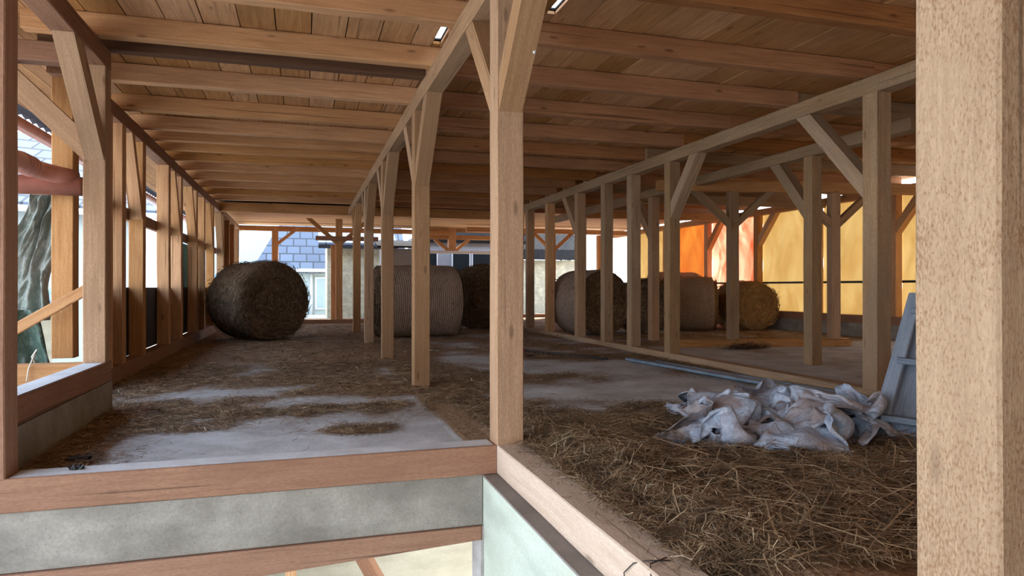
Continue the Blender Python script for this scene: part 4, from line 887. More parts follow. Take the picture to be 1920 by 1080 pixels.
    -236, -103, 135, -230, -91, 134, -221, -79, 129, -209, -76, 150, -187, -81, 133, -168, -86, 118, -163, -80, 140, -142, -77, 128, -136, -65, 133, -120, -62, 127, -117, -53, 130, -102, -50, 117, -98, -31, 102, -92, -16, 95, -80, -12, 84, -72, -16, 76, -56, -10, 88, -34, -11, 96, -33, -15, 84, -21, -21, 78, -10, -19, 72, -23, -11, 65, -33, 0, 52, -36, 11, 33, -15, 22, 26, 15, 25, 14, 36, 32, 21, 40, 45, 32, 44, 52, 45, 55, 54, 50, 60, 64, 67, 51, 80, 85, 60, 85, 105, 82, 84, 110, 86, 78, 98, 85, 77, 81, 89, 92, 86, 89, 93, 73, 104, 94, 60, 120, 89, 49, 141, 82, 50, 159, 78, 63, 149, 74, 78, 153, 78, 86, 143, 76, 96, 134, 76, 110, 129, 83, 130, 126, 94, 147,
    -241, -96, 129, -238, -92, 121, -236, -82, 133, -222, -69, 150, -203, -66, 132, -183, -73, 110, -173, -67, 125, -151, -61, 121, -135, -47, 128, -119, -40, 130, -114, -42, 114, -106, -44, 96, -97, -35, 77, -97, -16, 74, -90, -7, 64, -81, -2, 66, -70, -2, 80, -50, 1, 96, -33, 3, 91, -27, -2, 77, -17, 3, 74, -11, 13, 69, -18, 26, 56, -23, 43, 42, -10, 46, 23, 15, 48, 14, 41, 52, 11, 57, 55, 19, 67, 63, 31, 71, 79, 45, 69, 94, 59, 51, 106, 72, 55, 110, 93, 75, 108, 103, 80, 102, 94, 66, 98, 81, 77, 108, 77, 85, 114, 77, 97, 117, 65, 114, 112, 52, 133, 101, 42, 154, 95, 52, 143, 83, 64, 135, 84, 77, 137, 101, 92, 129, 113, 104, 138, 122, 122, 143, 130, 141,
    -249, -101, 136, -250, -90, 128, -248, -78, 128, -241, -67, 145, -222, -60, 126, -202, -66, 105, -180, -51, 108, -150, -55, 104, -129, -38, 111, -120, -25, 114, -110, -25, 98, -115, -26, 80, -108, -19, 61, -104, 4, 67, -97, 6, 60, -90, 13, 59, -77, 14, 71, -69, 13, 94, -50, 14, 89, -40, 15, 81, -31, 16, 71, -21, 30, 73, -9, 42, 67, -15, 61, 52, 2, 56, 36, 24, 50, 27, 45, 59, 24, 56, 74, 17, 70, 84, 18, 76, 102, 32, 67, 117, 45, 59, 129, 59, 53, 132, 80, 68, 128, 96, 77, 123, 92, 63, 120, 81, 70, 123, 70, 86, 130, 80, 102, 134, 76, 113, 137, 56, 130, 129, 42, 135, 112, 54, 136, 96, 60, 145, 91, 71, 145, 114, 86, 140, 134, 105, 138, 149, 122, 152, 154, 130,
    -266, -100, 130, -261, -95, 122, -265, -81, 128, -254, -62, 131, -239, -59, 113, -215, -50, 102, -189, -42, 88, -157, -36, 89, -135, -21, 97, -122, -13, 93, -113, -6, 85, -113, -8, 74, -113, 7, 60, -111, 20, 56, -105, 30, 52, -101, 26, 41, -91, 30, 61, -78, 28, 86, -58, 28, 93, -48, 28, 86, -34, 28, 89, -28, 40, 79, -23, 54, 69, -7, 74, 57, 5, 68, 35, 29, 63, 26, 44, 68, 34, 61, 79, 33, 65, 99, 20, 75, 119, 19, 68, 135, 37, 63, 146, 52, 55, 150, 71, 67, 146, 90, 78, 140, 91, 75, 136, 78, 75, 140, 68, 92, 139, 67, 108, 150, 78, 119, 157, 61, 131, 152, 49, 141, 129, 58, 156, 117, 62, 163, 110, 73, 159, 120, 91, 161, 137, 114, 160, 159, 124, 159, 178, 131,
    -285, -93, 115, -279, -84, 118, -272, -71, 108, -268, -49, 107, -247, -39, 87, -223, -17, 90, -196, -13, 75, -164, -10, 72, -142, 2, 79, -130, 8, 79, -123, 15, 71, -126, 8, 59, -127, 23, 50, -124, 31, 42, -121, 48, 48, -110, 43, 35, -96, 42, 47, -73, 35, 67, -61, 39, 85, -48, 43, 84, -41, 42, 96, -31, 54, 90, -17, 64, 77, -15, 82, 57, 4, 82, 31, 27, 75, 15, 42, 81, 23, 53, 92, 33, 62, 109, 30, 66, 131, 24, 71, 149, 33, 54, 157, 47, 63, 161, 63, 72, 153, 77, 80, 155, 84, 90, 148, 87, 93, 153, 76, 105, 159, 64, 114, 168, 77, 129, 173, 69, 142, 168, 50, 154, 141, 43, 165, 135, 62, 177, 133, 75, 171, 144, 93, 161, 161, 108, 173, 176, 119, 178, 186, 134,
    -290, -77, 102, -294, -62, 110, -282, -47, 102, -270, -35, 82, -248, -12, 66, -223, 8, 70, -200, 10, 83, -174, 16, 78, -153, 20, 73, -137, 27, 77, -137, 25, 68, -134, 25, 61, -133, 32, 50, -138, 35, 36, -129, 49, 33, -116, 61, 36, -92, 57, 27, -67, 47, 42, -50, 40, 58, -52, 54, 67, -43, 60, 75, -35, 69, 86, -19, 80, 88, -2, 92, 77, 9, 103, 53, 19, 104, 28, 36, 110, 21, 49, 110, 14, 57, 122, 16, 62, 139, 20, 70, 156, 26, 63, 167, 43, 58, 172, 65, 76, 167, 78, 84, 163, 70, 91, 168, 80, 101, 175, 84, 109, 183, 72, 122, 186, 68, 137, 192, 73, 154, 178, 59, 171, 156, 44, 182, 140, 57, 179, 151, 72, 181, 167, 91, 179, 181, 109, 172, 199, 113, 176, 204, 125,
    -282, -62, 90, -295, -50, 90, -286, -28, 92, -267, -12, 84, -248, 4, 78, -222, 19, 79, -201, 21, 93, -173, 20, 93, -157, 26, 88, -146, 35, 87, -142, 41, 72, -147, 32, 60, -138, 43, 55, -138, 52, 37, -136, 53, 20, -117, 67, 25, -89, 75, 29, -62, 58, 20, -46, 59, 36, -33, 59, 46, -39, 69, 46, -33, 81, 59, -30, 98, 78, -3, 111, 83, 22, 118, 64, 26, 125, 35, 31, 128, 16, 46, 125, 19, 53, 135, 10, 69, 141, 9, 81, 150, 25, 76, 162, 49, 67, 183, 60, 83, 185, 75, 89, 177, 62, 99, 179, 64, 102, 195, 73, 117, 206, 76, 130, 203, 76, 143, 209, 64, 161, 197, 65, 179, 182, 53, 198, 165, 52, 208, 163, 70, 206, 178, 89, 200, 194, 106, 191, 209, 111, 184, 216, 119,
    -275, -42, 74, -292, -28, 74, -285, -17, 80, -265, -1, 68, -242, 19, 70, -220, 33, 75, -197, 31, 88, -179, 28, 94, -168, 32, 106, -160, 38, 98, -159, 41, 82, -158, 41, 66, -151, 45, 48, -147, 56, 28, -131, 68, 15, -109, 76, 15, -82, 87, 19, -60, 81, 18, -41, 78, 20, -25, 75, 25, -21, 79, 37, -27, 90, 48, -31, 109, 64, -14, 126, 78, 15, 136, 69, 31, 140, 47, 37, 148, 28, 46, 147, 24, 56, 150, 25, 63, 161, 15, 78, 164, 23, 89, 168, 41, 77, 182, 53, 85, 196, 62, 100, 193, 58, 115, 186, 55, 119, 203, 65, 121, 219, 72, 135, 221, 83, 153, 221, 84, 166, 214, 77, 182, 200, 69, 202, 195, 56, 222, 195, 50, 234, 202, 64, 228, 212, 84, 217, 219, 92, 207, 226, 99,
    -266, -18, 57, -278, -6, 58, -279, 12, 67, -260, 23, 68, -237, 35, 59, -216, 42, 69, -200, 44, 82, -188, 35, 80, -184, 45, 91, -174, 45, 86, -176, 34, 71, -168, 38, 52, -162, 57, 42, -148, 70, 28, -128, 84, 15, -104, 96, 16, -78, 106, 15, -56, 107, 16, -39, 101, 17, -23, 95, 16, -21, 95, 28, -21, 94, 37, -22, 113, 52, -26, 134, 68, -6, 151, 69, 10, 161, 51, 26, 169, 38, 40, 177, 31, 46, 174, 42, 52, 181, 30, 67, 175, 34, 88, 179, 30, 80, 185, 40, 97, 199, 45, 111, 193, 45, 114, 205, 54, 125, 210, 57, 137, 219, 65, 143, 228, 76, 156, 238, 87, 170, 224, 92, 181, 208, 94, 198, 200, 83, 214, 207, 68, 235, 217, 55, 255, 227, 59, 240, 234, 72, 223, 234, 77,
    -275, 8, 46, -266, 14, 43, -264, 31, 46, -255, 46, 62, -239, 47, 58, -218, 47, 55, -208, 56, 66, -201, 52, 62, -194, 51, 57, -193, 47, 47, -184, 56, 38, -176, 55, 24, -159, 63, 16, -143, 83, 20, -122, 96, 24, -104, 110, 13, -81, 124, 13, -56, 127, 15, -41, 122, 23, -31, 112, 28, -39, 99, 31, -35, 101, 44, -30, 119, 43, -24, 138, 52, -13, 160, 62, 5, 175, 55, 19, 190, 56, 29, 203, 52, 42, 204, 53, 53, 203, 42, 62, 192, 28, 82, 191, 15, 87, 199, 29, 103, 202, 33, 110, 211, 41, 120, 210, 40, 128, 217, 42, 136, 219, 53, 150, 225, 58, 166, 231, 65, 176, 222, 78, 189, 221, 87, 195, 208, 86, 209, 214, 79, 226, 227, 65, 247, 236, 51, 252, 244, 60, 236, 250, 71,
    -296, 14, 32, -286, 31, 27, -280, 43, 38, -268, 61, 48, -245, 65, 53, -230, 57, 41, -225, 65, 46, -214, 70, 38, -216, 62, 29, -205, 60, 22, -194, 63, 14, -179, 73, 21, -163, 80, 13, -143, 98, 13, -121, 110, 17, -101, 114, 24, -87, 129, 22, -68, 139, 20, -51, 136, 29, -52, 125, 33, -54, 111, 33, -48, 114, 50, -38, 125, 57, -34, 148, 51, -19, 168, 46, -8, 190, 50, 2, 203, 40, 15, 214, 38, 24, 224, 40, 39, 218, 27, 54, 208, 13, 74, 206, 21, 88, 216, 24, 97, 225, 36, 111, 230, 30, 115, 220, 17, 129, 215, 14, 140, 202, 23, 157, 204, 26, 176, 209, 29, 187, 212, 39, 192, 219, 46, 200, 217, 52, 211, 216, 50, 226, 228, 46, 246, 238, 38, 245, 253, 51, 245, 262, 67,
    -316, 21, 22, -307, 40, 23, -300, 58, 28, -278, 74, 31, -258, 84, 42, -247, 73, 36, -241, 70, 27, -235, 77, 27, -224, 79, 17, -209, 79, 16, -196, 81, 18, -179, 90, 18, -161, 97, 22, -146, 110, 35, -130, 118, 39, -110, 116, 39, -92, 114, 40, -87, 129, 41, -76, 134, 41, -70, 130, 46, -68, 119, 47, -55, 128, 49, -48, 139, 65, -32, 162, 67, -23, 186, 62, -20, 210, 54, -14, 228, 49, -3, 234, 44, 11, 237, 37, 27, 238, 23, 49, 230, 21, 65, 222, 33, 80, 224, 39, 87, 239, 26, 99, 238, 14, 112, 238, 18, 128, 234, 25, 145, 224, 29, 163, 221, 26, 181, 224, 24, 194, 223, 14, 209, 226, 13, 208, 234, 25, 216, 229, 28, 228, 238, 31, 238, 251, 43, 252, 268, 51, 247, 273, 65,
    -331, 29, 14, -324, 45, 25, -314, 63, 34, -292, 81, 38, -272, 99, 37, -262, 91, 28, -259, 79, 18, -244, 87, 24, -236, 90, 15, -215, 98, 14, -192, 107, 24, -176, 120, 36, -159, 136, 32, -147, 148, 47, -135, 151, 54, -126, 141, 45, -117, 133, 52, -117, 122, 62, -100, 126, 66, -88, 131, 68, -78, 125, 69, -68, 137, 60, -55, 157, 55, -38, 183, 59, -28, 207, 69, -12, 227, 71, -8, 244, 63, -5, 257, 59, 9, 251, 59, 24, 253, 45, 38, 239, 37, 60, 239, 41, 80, 241, 46, 93, 250, 34, 100, 260, 17, 112, 259, 23, 128, 250, 21, 146, 235, 18, 166, 237, 20, 185, 246, 30, 195, 250, 23, 206, 254, 20, 215, 258, 25, 214, 249, 41, 230, 256, 32, 237, 265, 40, 241, 282, 57, 259, 288, 67,
    -351, 45, 13, -337, 58, 17, -323, 72, 17, -309, 88, 26, -292, 105, 31, -281, 104, 23, -273, 94, 12, -257, 98, 19, -239, 99, 18, -215, 96, 27, -200, 116, 38, -184, 141, 36, -161, 155, 38, -146, 168, 42, -133, 177, 42, -124, 167, 35, -120, 158, 45, -122, 146, 59, -117, 134, 72, -103, 132, 80, -84, 137, 78, -67, 146, 75, -56, 168, 66, -45, 196, 69, -35, 220, 72, -21, 243, 77, -7, 254, 80, -3, 266, 75, 9, 267, 67, 25, 258, 58, 42, 252, 46, 56, 256, 35, 71, 254, 43, 87, 261, 48, 104, 265, 41, 119, 272, 33, 130, 259, 35, 146, 245, 24, 166, 251, 17, 181, 263, 22, 194, 265, 28, 200, 261, 39, 209, 271, 33, 214, 273, 41, 227, 272, 39, 245, 278, 35, 255, 288, 48, 253, 300, 65,
    -380, 76, 15, -363, 84, 12, -347, 91, 18, -332, 105, 13, -314, 117, 16, -302, 120, 17, -285, 115, 10, -268, 115, 16, -247, 113, 13, -228, 106, 30, -211, 116, 29, -191, 140, 24, -168, 157, 23, -151, 166, 27, -138, 173, 27, -130, 163, 28, -118, 154, 30, -111, 146, 46, -107, 135, 60, -101, 145, 73, -88, 150, 82, -70, 161, 74, -45, 169, 81, -29, 190, 80, -18, 212, 87, -8, 236, 92, -12, 257, 96, 2, 269, 91, 12, 280, 77, 27, 278, 62, 44, 269, 55, 50, 271, 48, 63, 273, 51, 73, 268, 63, 93, 266, 65, 115, 268, 60, 137, 265, 48, 149, 244, 41, 165, 249, 31, 173, 269, 35, 183, 276, 44, 191, 290, 46, 201, 301, 47, 214, 306, 40, 228, 290, 42, 235, 294, 34, 255, 298, 45, 267, 305, 62,
    -382, 89, 29, -380, 99, 27, -368, 106, 25, -351, 117, 25, -333, 128, 20, -318, 136, 18, -298, 135, 18, -279, 137, 19, -255, 136, 24, -233, 127, 34, -215, 123, 15, -188, 123, 19, -166, 138, 19, -151, 148, 24, -140, 155, 21, -137, 146, 31, -130, 135, 31, -115, 136, 32, -100, 143, 43, -92, 150, 57, -84, 161, 71, -69, 172, 84, -51, 182, 84, -37, 197, 91, -20, 209, 101, -21, 231, 103, -12, 255, 107, 7, 270, 105, 23, 280, 92, 34, 289, 77, 43, 293, 67, 54, 286, 73, 60, 295, 63, 70, 286, 70, 84, 279, 77, 104, 268, 78, 126, 257, 71, 151, 248, 61, 173, 241, 50, 186, 250, 51, 191, 265, 54, 199, 277, 54, 203, 282, 64, 215, 278, 56, 227, 288, 57, 239, 295, 55, 245, 309, 51, 261, 319, 56,
    -388, 99, 45, -380, 98, 49, -370, 110, 42, -367, 125, 33, -347, 140, 37, -325, 147, 35, -304, 155, 36, -283, 157, 40, -259, 158, 42, -235, 154, 31, -209, 147, 19, -183, 134, 12, -158, 127, 9, -147, 131, 18, -139, 138, 12, -132, 132, 13, -121, 127, 15, -104, 134, 13, -87, 149, 22, -78, 162, 40, -73, 175, 57, -62, 185, 73, -56, 188, 91, -41, 193, 100, -34, 210, 109, -19, 231, 114, -13, 256, 122, 2, 277, 114, 23, 285, 109, 41, 292, 98, 39, 307, 87, 46, 302, 88, 56, 311, 87, 62, 302, 89, 74, 290, 93, 92, 275, 97, 120, 270, 97, 149, 267, 90, 175, 257, 86, 193, 243, 82, 209, 244, 72, 219, 253, 61, 213, 261, 74, 219, 271, 76, 222, 286, 71, 225, 299, 65, 234, 314, 65, 243, 329, 57,
]),
(28, 20, [
    93, 123, 41, 100, 122, 40, 110, 119, 39, 109, 106, 57, 87, 106, 53, 56, 109, 55, 30, 105, 53, 21, 95, 42, 22, 88, 29, 21, 84, 13, 25, 67, 17, 25, 54, 20, 43, 40, 15, 44, 28, 31, 41, 36, 36, 44, 38, 43, 40, 42, 49, 35, 40, 61, 30, 44, 54, 31, 44, 41, 32, 46, 28, 27, 64, 28, 35, 65, 21, 49, 50, 20, 67, 32, 15, 92, 12, 11, 113, -2, 13, 132, 0, 19,
    99, 136, 64, 104, 131, 56, 98, 121, 61, 82, 111, 68, 57, 100, 74, 40, 90, 65, 28, 89, 55, 11, 88, 45, 5, 83, 25, 11, 69, 16, 16, 52, 10, 22, 38, 18, 35, 30, 21, 46, 24, 28, 38, 21, 40, 41, 32, 59, 26, 25, 52, 15, 24, 47, 7, 31, 54, 9, 32, 40, 13, 45, 38, 27, 54, 36, 43, 60, 32, 62, 62, 30, 78, 52, 25, 91, 33, 22, 106, 21, 32, 116, 0, 39,
    75, 138, 75, 78, 128, 73, 60, 125, 64, 47, 110, 65, 34, 105, 72, 25, 87, 75, 21, 78, 57, 15, 71, 36, 0, 66, 20, -4, 58, 8, 3, 42, 15, 16, 30, 11, 28, 20, 18, 44, 13, 21, 50, 11, 35, 43, 15, 53, 27, 22, 63, 11, 15, 58, -3, 16, 57, -5, 36, 56, 14, 49, 55, 37, 54, 46, 50, 46, 33, 66, 50, 32, 79, 46, 47, 89, 35, 44, 91, 21, 29, 103, 6, 26,
    45, 129, 86, 54, 116, 87, 41, 116, 81, 29, 117, 73, 19, 109, 63, 12, 89, 61, 8, 69, 58, 7, 61, 38, -9, 59, 25, -15, 48, 17, -1, 35, 21, 5, 24, 24, 5, 15, 19, 19, 9, 21, 31, -2, 15, 35, -6, 31, 30, 5, 40, 31, 1, 59, 17, 16, 71, 8, 37, 74, 25, 53, 66, 47, 64, 52, 61, 56, 43, 67, 41, 34, 79, 35, 36, 84, 22, 51, 94, 15, 42, 92, 2, 19,
    25, 125, 95, 31, 112, 95, 31, 101, 89, 21, 108, 84, 9, 103, 70, -3, 93, 58, -4, 72, 46, -1, 50, 43, -3, 43, 31, -16, 35, 28, -13, 21, 24, -4, 11, 37, -2, 1, 31, -4, 5, 17, 6, -4, 9, 15, -15, 18, 16, 0, 26, 16, -2, 45, 14, -3, 66, 25, 12, 81, 43, 33, 72, 51, 43, 54, 58, 44, 45, 68, 29, 45, 76, 22, 41, 85, 8, 36, 97, -4, 37, 98, -6, 19,
    19, 128, 82, 14, 119, 93, 14, 103, 95, 15, 93, 85, 4, 89, 78, -1, 78, 61, -15, 63, 50, -14, 47, 38, -11, 28, 45, -15, 15, 39, -26, 5, 30, -19, -9, 36, -10, -19, 39, -18, -13, 25, -16, -13, 14, -1, -11, 23, 6, -13, 32, 15, -12, 38, 24, -12, 56, 34, -6, 74, 52, 12, 66, 58, 20, 46, 61, 25, 25, 72, 16, 28, 74, 3, 40, 82, -7, 37, 93, -16, 26, 104, -17, 16,
    9, 134, 80, 7, 120, 80, 5, 106, 82, 2, 92, 87, 1, 81, 81, -9, 71, 67, -14, 50, 62, -24, 36, 46, -27, 20, 41, -22, 1, 49, -26, -15, 43, -36, -26, 36, -29, -39, 37, -31, -40, 26, -23, -41, 14, -8, -40, 19, 2, -37, 30, 13, -28, 30, 21, -31, 41, 33, -29, 50, 49, -19, 50, 61, -18, 42, 67, -14, 28, 77, -10, 15, 81, -12, 24, 85, -22, 31, 91, -26, 38, 97, -30, 23,
    -2, 133, 80, 0, 122, 92, -2, 109, 90, -9, 94, 84, -10, 76, 85, -8, 63, 83, -23, 54, 73, -32, 37, 61, -33, 16, 53, -37, -3, 53, -36, -22, 56, -39, -37, 48, -44, -52, 41, -38, -61, 33, -24, -67, 19, -7, -69, 11, 7, -63, 12, 19, -60, 17, 30, -57, 16, 34, -58, 30, 41, -61, 47, 58, -56, 38, 69, -54, 25, 82, -49, 13, 96, -41, 14, 86, -42, 25, 79, -41, 37, 92, -40, 41,
    -17, 123, 77, -14, 110, 85, -16, 102, 101, -3, 93, 102, -4, 77, 99, -17, 64, 99, -14, 50, 93, -14, 37, 75, -10, 15, 72, -21, 2, 75, -32, -12, 72, -34, -30, 65, -35, -50, 60, -29, -61, 45, -20, -68, 32, -8, -63, 23, 7, -66, 24, 14, -77, 16, 29, -78, 19, 35, -73, 27, 39, -84, 36, 58, -77, 43, 76, -75, 39, 84, -68, 28, 102, -60, 32, 94, -53, 48, 81, -63, 49, 72, -54, 52,
    -35, 107, 68, -28, 98, 73, -23, 90, 83, -22, 85, 93, -15, 79, 111, -18, 63, 117, -17, 43, 110, -1, 35, 95, 6, 18, 88, 1, 4, 87, -9, -2, 89, -16, -13, 86, -17, -23, 77, -21, -28, 56, -13, -35, 43, 0, -46, 43, 1, -58, 38, 4, -70, 36, 12, -78, 43, 17, -91, 41, 33, -106, 43, 54, -111, 51, 73, -103, 52, 89, -88, 56, 91, -75, 65, 93, -69, 80, 81, -63, 78, 74, -64, 75,
    -51, 106, 44, -45, 98, 54, -40, 87, 67, -37, 86, 86, -35, 84, 107, -36, 64, 111, -30, 45, 101, -15, 31, 93, -1, 17, 102, 11, 5, 104, 11, -4, 100, 0, -8, 98, 0, -15, 87, -6, -15, 69, -10, -30, 54, -12, -50, 51, -9, -69, 47, -8, -82, 42, -3, -89, 53, 7, -97, 61, 22, -108, 68, 47, -116, 74, 72, -114, 82, 78, -98, 77, 73, -90, 68, 74, -89, 85, 65, -79, 80, 65, -76, 92,
    -51, 129, 41, -48, 116, 55, -49, 106, 74, -55, 101, 97, -51, 86, 100, -38, 70, 88, -35, 44, 88, -16, 27, 84, -5, 8, 102, 2, 3, 118, 18, -8, 116, 9, -17, 104, -2, -17, 95, 0, -28, 75, -12, -45, 60, -15, -62, 57, -25, -75, 57, -13, -82, 65, -12, -93, 73, -1, -104, 84, 20, -109, 96, 43, -114, 101, 51, -107, 94, 55, -101, 88, 48, -105, 76, 48, -96, 72, 50, -94, 60, 49, -84, 70,
    -82, 133, 46, -76, 117, 58, -74, 112, 74, -69, 102, 87, -60, 88, 81, -50, 66, 77, -40, 38, 78, -27, 16, 87, -16, 5, 109, -7, -6, 113, -1, -17, 115, 8, -26, 105, 0, -30, 90, -13, -34, 74, -13, -50, 69, -6, -60, 70, -8, -72, 77, -12, -84, 91, -9, -91, 100, 1, -98, 113, 22, -102, 122, 37, -100, 119, 43, -88, 107, 33, -96, 97, 35, -86, 92, 29, -88, 82, 28, -85, 75, 33, -76, 71,
    -91, 117, 38, -97, 113, 53, -91, 106, 69, -84, 96, 81, -71, 82, 80, -62, 60, 76, -55, 36, 87, -46, 13, 104, -33, -4, 100, -26, -17, 102, -17, -22, 94, -10, -33, 102, -7, -37, 92, -14, -44, 79, -9, -54, 82, -2, -56, 93, -4, -66, 105, -21, -72, 107, -15, -78, 121, 1, -83, 134, 20, -88, 139, 36, -83, 129, 32, -80, 122, 25, -87, 114, 17, -89, 108, 14, -88, 98, 17, -80, 87, 16, -77, 72,
    -103, 103, 41, -90, 99, 46, -96, 92, 56, -82, 85, 66, -88, 72, 75, -81, 50, 82, -81, 23, 95, -66, 2, 87, -45, -11, 82, -32, -22, 90, -25, -32, 97, -19, -37, 91, -16, -48, 97, -23, -54, 85, -21, -59, 93, -19, -60, 107, -17, -48, 116, -27, -55, 127, -22, -69, 141, -1, -73, 143, 17, -76, 152, 35, -76, 145, 28, -75, 137, 20, -77, 131, 10, -83, 124, 4, -80, 107, 7, -75, 90, 7, -73, 73,
    -100, 90, 30, -98, 84, 38, -91, 79, 48, -93, 72, 59, -92, 58, 68, -102, 40, 81, -92, 13, 83, -77, -9, 81, -53, -20, 69, -38, -29, 80, -39, -35, 92, -34, -40, 92, -30, -44, 101, -36, -56, 95, -38, -65, 97, -36, -53, 110, -29, -34, 119, -25, -37, 133, -16, -52, 141, -2, -62, 150, 13, -61, 152, 29, -63, 155, 33, -61, 144, 17, -66, 139, 16, -68, 123, 16, -73, 111, 10, -64, 96, 7, -58, 77,
    -82, 74, 35, -94, 70, 31, -99, 65, 43, -104, 63, 50, -107, 52, 60, -110, 30, 65, -103, 5, 68, -89, -18, 69, -66, -30, 67, -47, -39, 70, -30, -43, 76, -35, -49, 81, -37, -54, 87, -48, -48, 87, -55, -54, 94, -49, -39, 103, -46, -25, 115, -43, -26, 135, -27, -42, 147, -9, -55, 157, 10, -64, 164, 20, -56, 169, 30, -49, 165, 26, -47, 152, 29, -55, 135, 31, -68, 115, 22, -64, 93, 9, -44, 79,
    -83, 52, 37, -78, 61, 48, -87, 58, 49, -97, 50, 50, -100, 39, 44, -94, 20, 50, -99, 0, 43, -95, -27, 47, -89, -41, 53, -75, -47, 65, -50, -51, 69, -45, -60, 64, -52, -65, 72, -58, -61, 78, -62, -48, 80, -56, -36, 90, -57, -35, 105, -49, -33, 120, -35, -41, 130, -27, -58, 152, -8, -63, 170, 6, -54, 179, 16, -41, 177, 20, -33, 159, 34, -40, 138, 43, -58, 116, 32, -69, 84, 13, -55, 71,
    -78, 38, 42, -79, 39, 56, -84, 42, 68, -92, 31, 61, -85, 23, 49, -85, 13, 34, -89, -8, 25, -96, -32, 25, -103, -51, 38, -96, -61, 52, -79, -64, 60, -70, -53, 53, -67, -59, 49, -68, -68, 60, -74, -56, 72, -70, -39, 84, -66, -36, 103, -55, -45, 115, -44, -45, 128, -40, -42, 148, -21, -43, 164, -4, -47, 163, 3, -43, 161, 13, -45, 150, 22, -46, 129, 33, -53, 106, 34, -55, 79, 15, -43, 66,
    -66, 12, 54, -76, 9, 63, -79, 10, 73, -92, 5, 66, -92, 5, 53, -81, -6, 40, -72, -15, 20, -77, -35, 20, -85, -54, 22, -95, -69, 30, -98, -80, 44, -89, -73, 42, -89, -57, 39, -78, -71, 41, -78, -73, 63, -71, -60, 83, -72, -42, 100, -63, -37, 121, -52, -49, 127, -48, -42, 146, -32, -25, 153, -18, -32, 142, -11, -45, 128, 0, -56, 117, 13, -58, 106, 23, -59, 103, 28, -55, 84, 23, -38, 63,
])
]
heap = empty('plastic_tarp', (3.0, 3.95, .06), 'crumpled heap of dirty grey plastic tarp on the hay at right', 'tarp')
def sheet(k, loc, rot, sc_, nm='tarp_fold'):
    nx, ny, q = SHEETS[k]; co = np.array(q, float).reshape(-1, 3)/500*np.array(sc_); r = math.radians(rot)
    X = co[:, 0]*math.cos(r)-co[:, 1]*math.sin(r)+loc[0]; Y = co[:, 0]*math.sin(r)+co[:, 1]*math.cos(r)+loc[1]
    V = np.stack([X, Y, co[:, 2]+loc[2]], 1)
    F = [(j*nx+i, j*nx+i+1, (j+1)*nx+i+1, (j+1)*nx+i) for j in range(ny-1) for i in range(nx-1)]
    o = mk(nm, V, F, M['tarp'], heap, origin=loc, smooth=True)
    m_ = o.modifiers.new('smooth', 'SUBSURF'); m_.levels = m_.render_levels = 1
    s_ = o.modifiers.new('thickness', 'SOLIDIFY'); s_.thickness = .003
    return o
sheet(0, (3.30, 4.15, .04), -50, (1.25, 1.15, 1.0))
sheet(0, (3.0, 3.95, .10), 75, (.95, .9, .8))
sheet(0, (2.82, 3.85, .03), 130, (.92, .8, .9))
sheet(1, (2.50, 3.72, .06), -25, (1.0, 1.0, .85))
sheet(1, (2.86, 4.0, .10), 190, (1.2, 1.1, .8))
sheet(1, (2.95, 3.50, .06), 60, (1.35, 1.3, .9))
sheet(1, (3.32, 3.66, .06), 200, (1.2, 1.2, .9))
# blue-grey panel leaning at right
ln = empty('leaning_panel', (3.62, 3.55, 0), 'blue-grey wooden panel with battens leaning at the right beside the tarp heap', 'panel')
b0, tp = Vector((3.46, 3.50, .05)), Vector((4.20, 3.87, 1.0)); wdir = Vector((.45, -.55, -.05)).normalized()*.75
nn = (tp-b0).cross(wdir).normalized()*.03
prism('panel_board', [b0, b0+wdir, tp+wdir, tp], nn, M['bluewood'], ln, tp-b0)
for a_ in (0, 1):
    c0 = b0+wdir*a_; timber('stile', c0-nn, tp+wdir*a_-nn, .09, .05, M['bluewood'], ln)
for f_ in (.16, .52, .86):
    c0 = b0.lerp(tp, f_); timber('batten', c0-nn*2.2, c0+wdir-nn*2.2, .07, .04, M['bluewood'], ln)
o = timber('blue_plank', (4.50, 9.0, .04), (4.86, 5.1, .05), .13, .035, M['blue']); tag(o, 'long bluish plank lying on the floor along the right sill', 'plank')
o = tube('blue_pipe', [(4.72, 8.6, .035), (4.80, 7.2, .04), (5.02, 5.2, .045)], .02, M['blue']); tag(o, 'thin blue pipe lying beside the bluish plank', 'pipe')
o = tube('metal_rod', [(3.2, 11.3, .03), (3.75, 10.2, .03), (4.25, 9.2, .03)], .018, M['metal']); tag(o, 'thin dark rod on the floor left of the right sill', 'rod')
def scrap(name, cx, cy, w_, d_, h, mat, label, cat, seed, z=.02):
    n = 12; V = []; F = []
    for j in range(n+1):
        for i in range(n+1):
            u, v = i/n-.5, j/n-.5; e = 1+.35*noise.noise(Vector((u*3, v*3, seed)))
            V.append((cx+u*w_*e, cy+v*d_*e, z+h*(.5+noise.noise(Vector((u*3, v*3, seed+5))))))
    for j in range(n):
        for i in range(n): a = j*(n+1)+i; F.append((a, a+1, a+n+2, a+n+1))
    o = mk(name, V, F, mat, origin=(cx, cy, z)); s_ = o.modifiers.new('thickness', 'SOLIDIFY'); s_.thickness = .006
    return tag(o, label, cat)
scrap('cardboard_piece', 1.98, 4.42, .34, .14, .03, M['scrap'], 'flat brownish scrap of cardboard lying on the hay', 'scrap', 3, .075)
scrap('dark_clod', 1.45, 4.45, .1, .1, .06, M['scrap'], 'small brown clod on the hay near the large central post', 'clod', 4, .06)
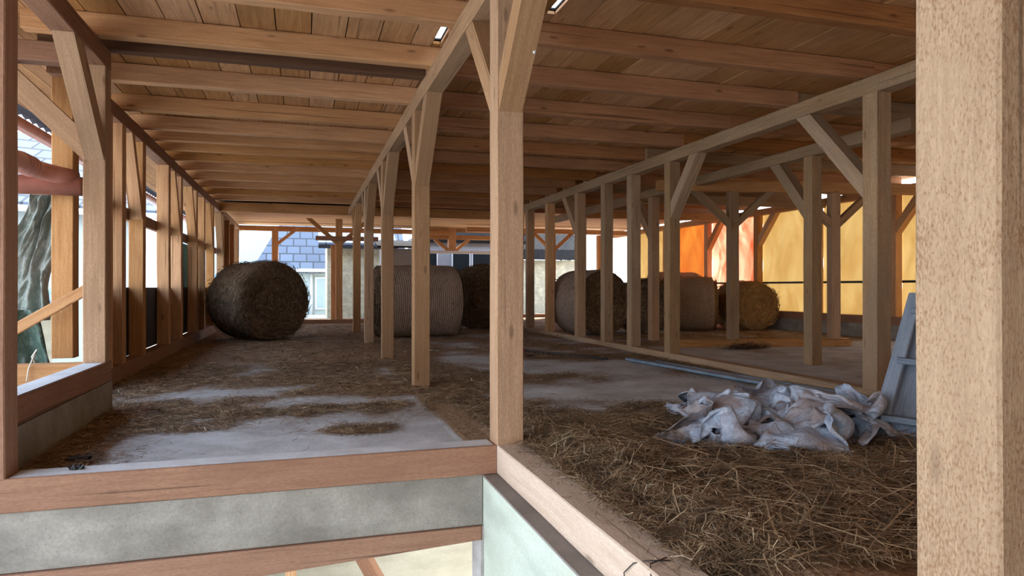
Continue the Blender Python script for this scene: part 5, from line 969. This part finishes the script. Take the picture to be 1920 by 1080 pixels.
scrap('plastic_scrap', 2.2, 3.75, .14, .07, .05, M['bluewood'], 'small dark grey plastic scrap left of the tarp heap', 'scrap', 6, .09)
scrap('red_wrapper', 3.33, 10.55, .16, .12, .08, M['red'], 'small red wrapper lying on the floor in the middle aisle', 'wrapper', 8)
scrap('dark_strip', 3.2, 9.9, .3, .05, .03, M['metal'], 'dark strip lying in front of the red wrapper', 'strip', 9)
scrap('sun_spot', 2.02, 11.2, .18, .12, .02, M['white'], 'painted white sun spot on the hay in front of the netted bale', 'scrap', 10)  # white patch painting a tiny spot of sunlight on the floor
scrap('dark_clod', -1.3, 4.75, .12, .06, .03, M['metal'], 'dark clod beside the low concrete kerb at left', 'clod', 11, .03)
scrap('dark_stone', -1.13, 4.10, .07, .05, .025, M['metal'], 'dark pebble on the front sill near the left post', 'stone', 12, .12)
cp = np.stack([RNG.normal(7.35, .2, 900), RNG.normal(10.22, .08, 900), np.abs(RNG.normal(.02, .035, 900))+.004], 1); cv, cf, cr = strands(cp, .12, .008, tilt=.4)
clump = fastmesh('hay_clump', cv, cf, M['straw'], cr*.35); tag(clump, 'dark clump of hay before the cross sill at right', 'clump')
t = empty('bucket', (1.82, 20.3, 0), 'light blue bucket at the far end before the stone wall', 'bucket')
tube('bucket_body', [(1.82, 20.3, .01), (1.82, 20.3, .30)], .14, M['paleblue'], t, 20, radii=[.11, .15])
tube('bucket_rim', [(1.82, 20.3, .30), (1.82, 20.3, .32)], .16, M['white'], t, 20)
# screw head, twine on the pit sill
o = tube('screw_head', [(1.255, 3.70, 2.41), (1.255, 3.69, 2.403)], .008, M['white']); tag(o, 'small bright screw head on the front brace of the large central post', 'screw')
for k, (yy, s_) in enumerate(((2.25, 1), (2.02, -1))):
    pts = [(1.119-.002, yy+.05*k, -.03), (1.114, yy+.02*s_, .04), (1.116, yy-.05*s_, .10), (1.14, yy-.10*s_, .126), (1.22, yy-.13*s_, .128)]
    o = tube('wire', pts, .0022, M['metal']); tag(o, ('thin wire looped over the pale sill, farther one', 'thin wire looped over the pale sill, nearest one')[k], 'wire')
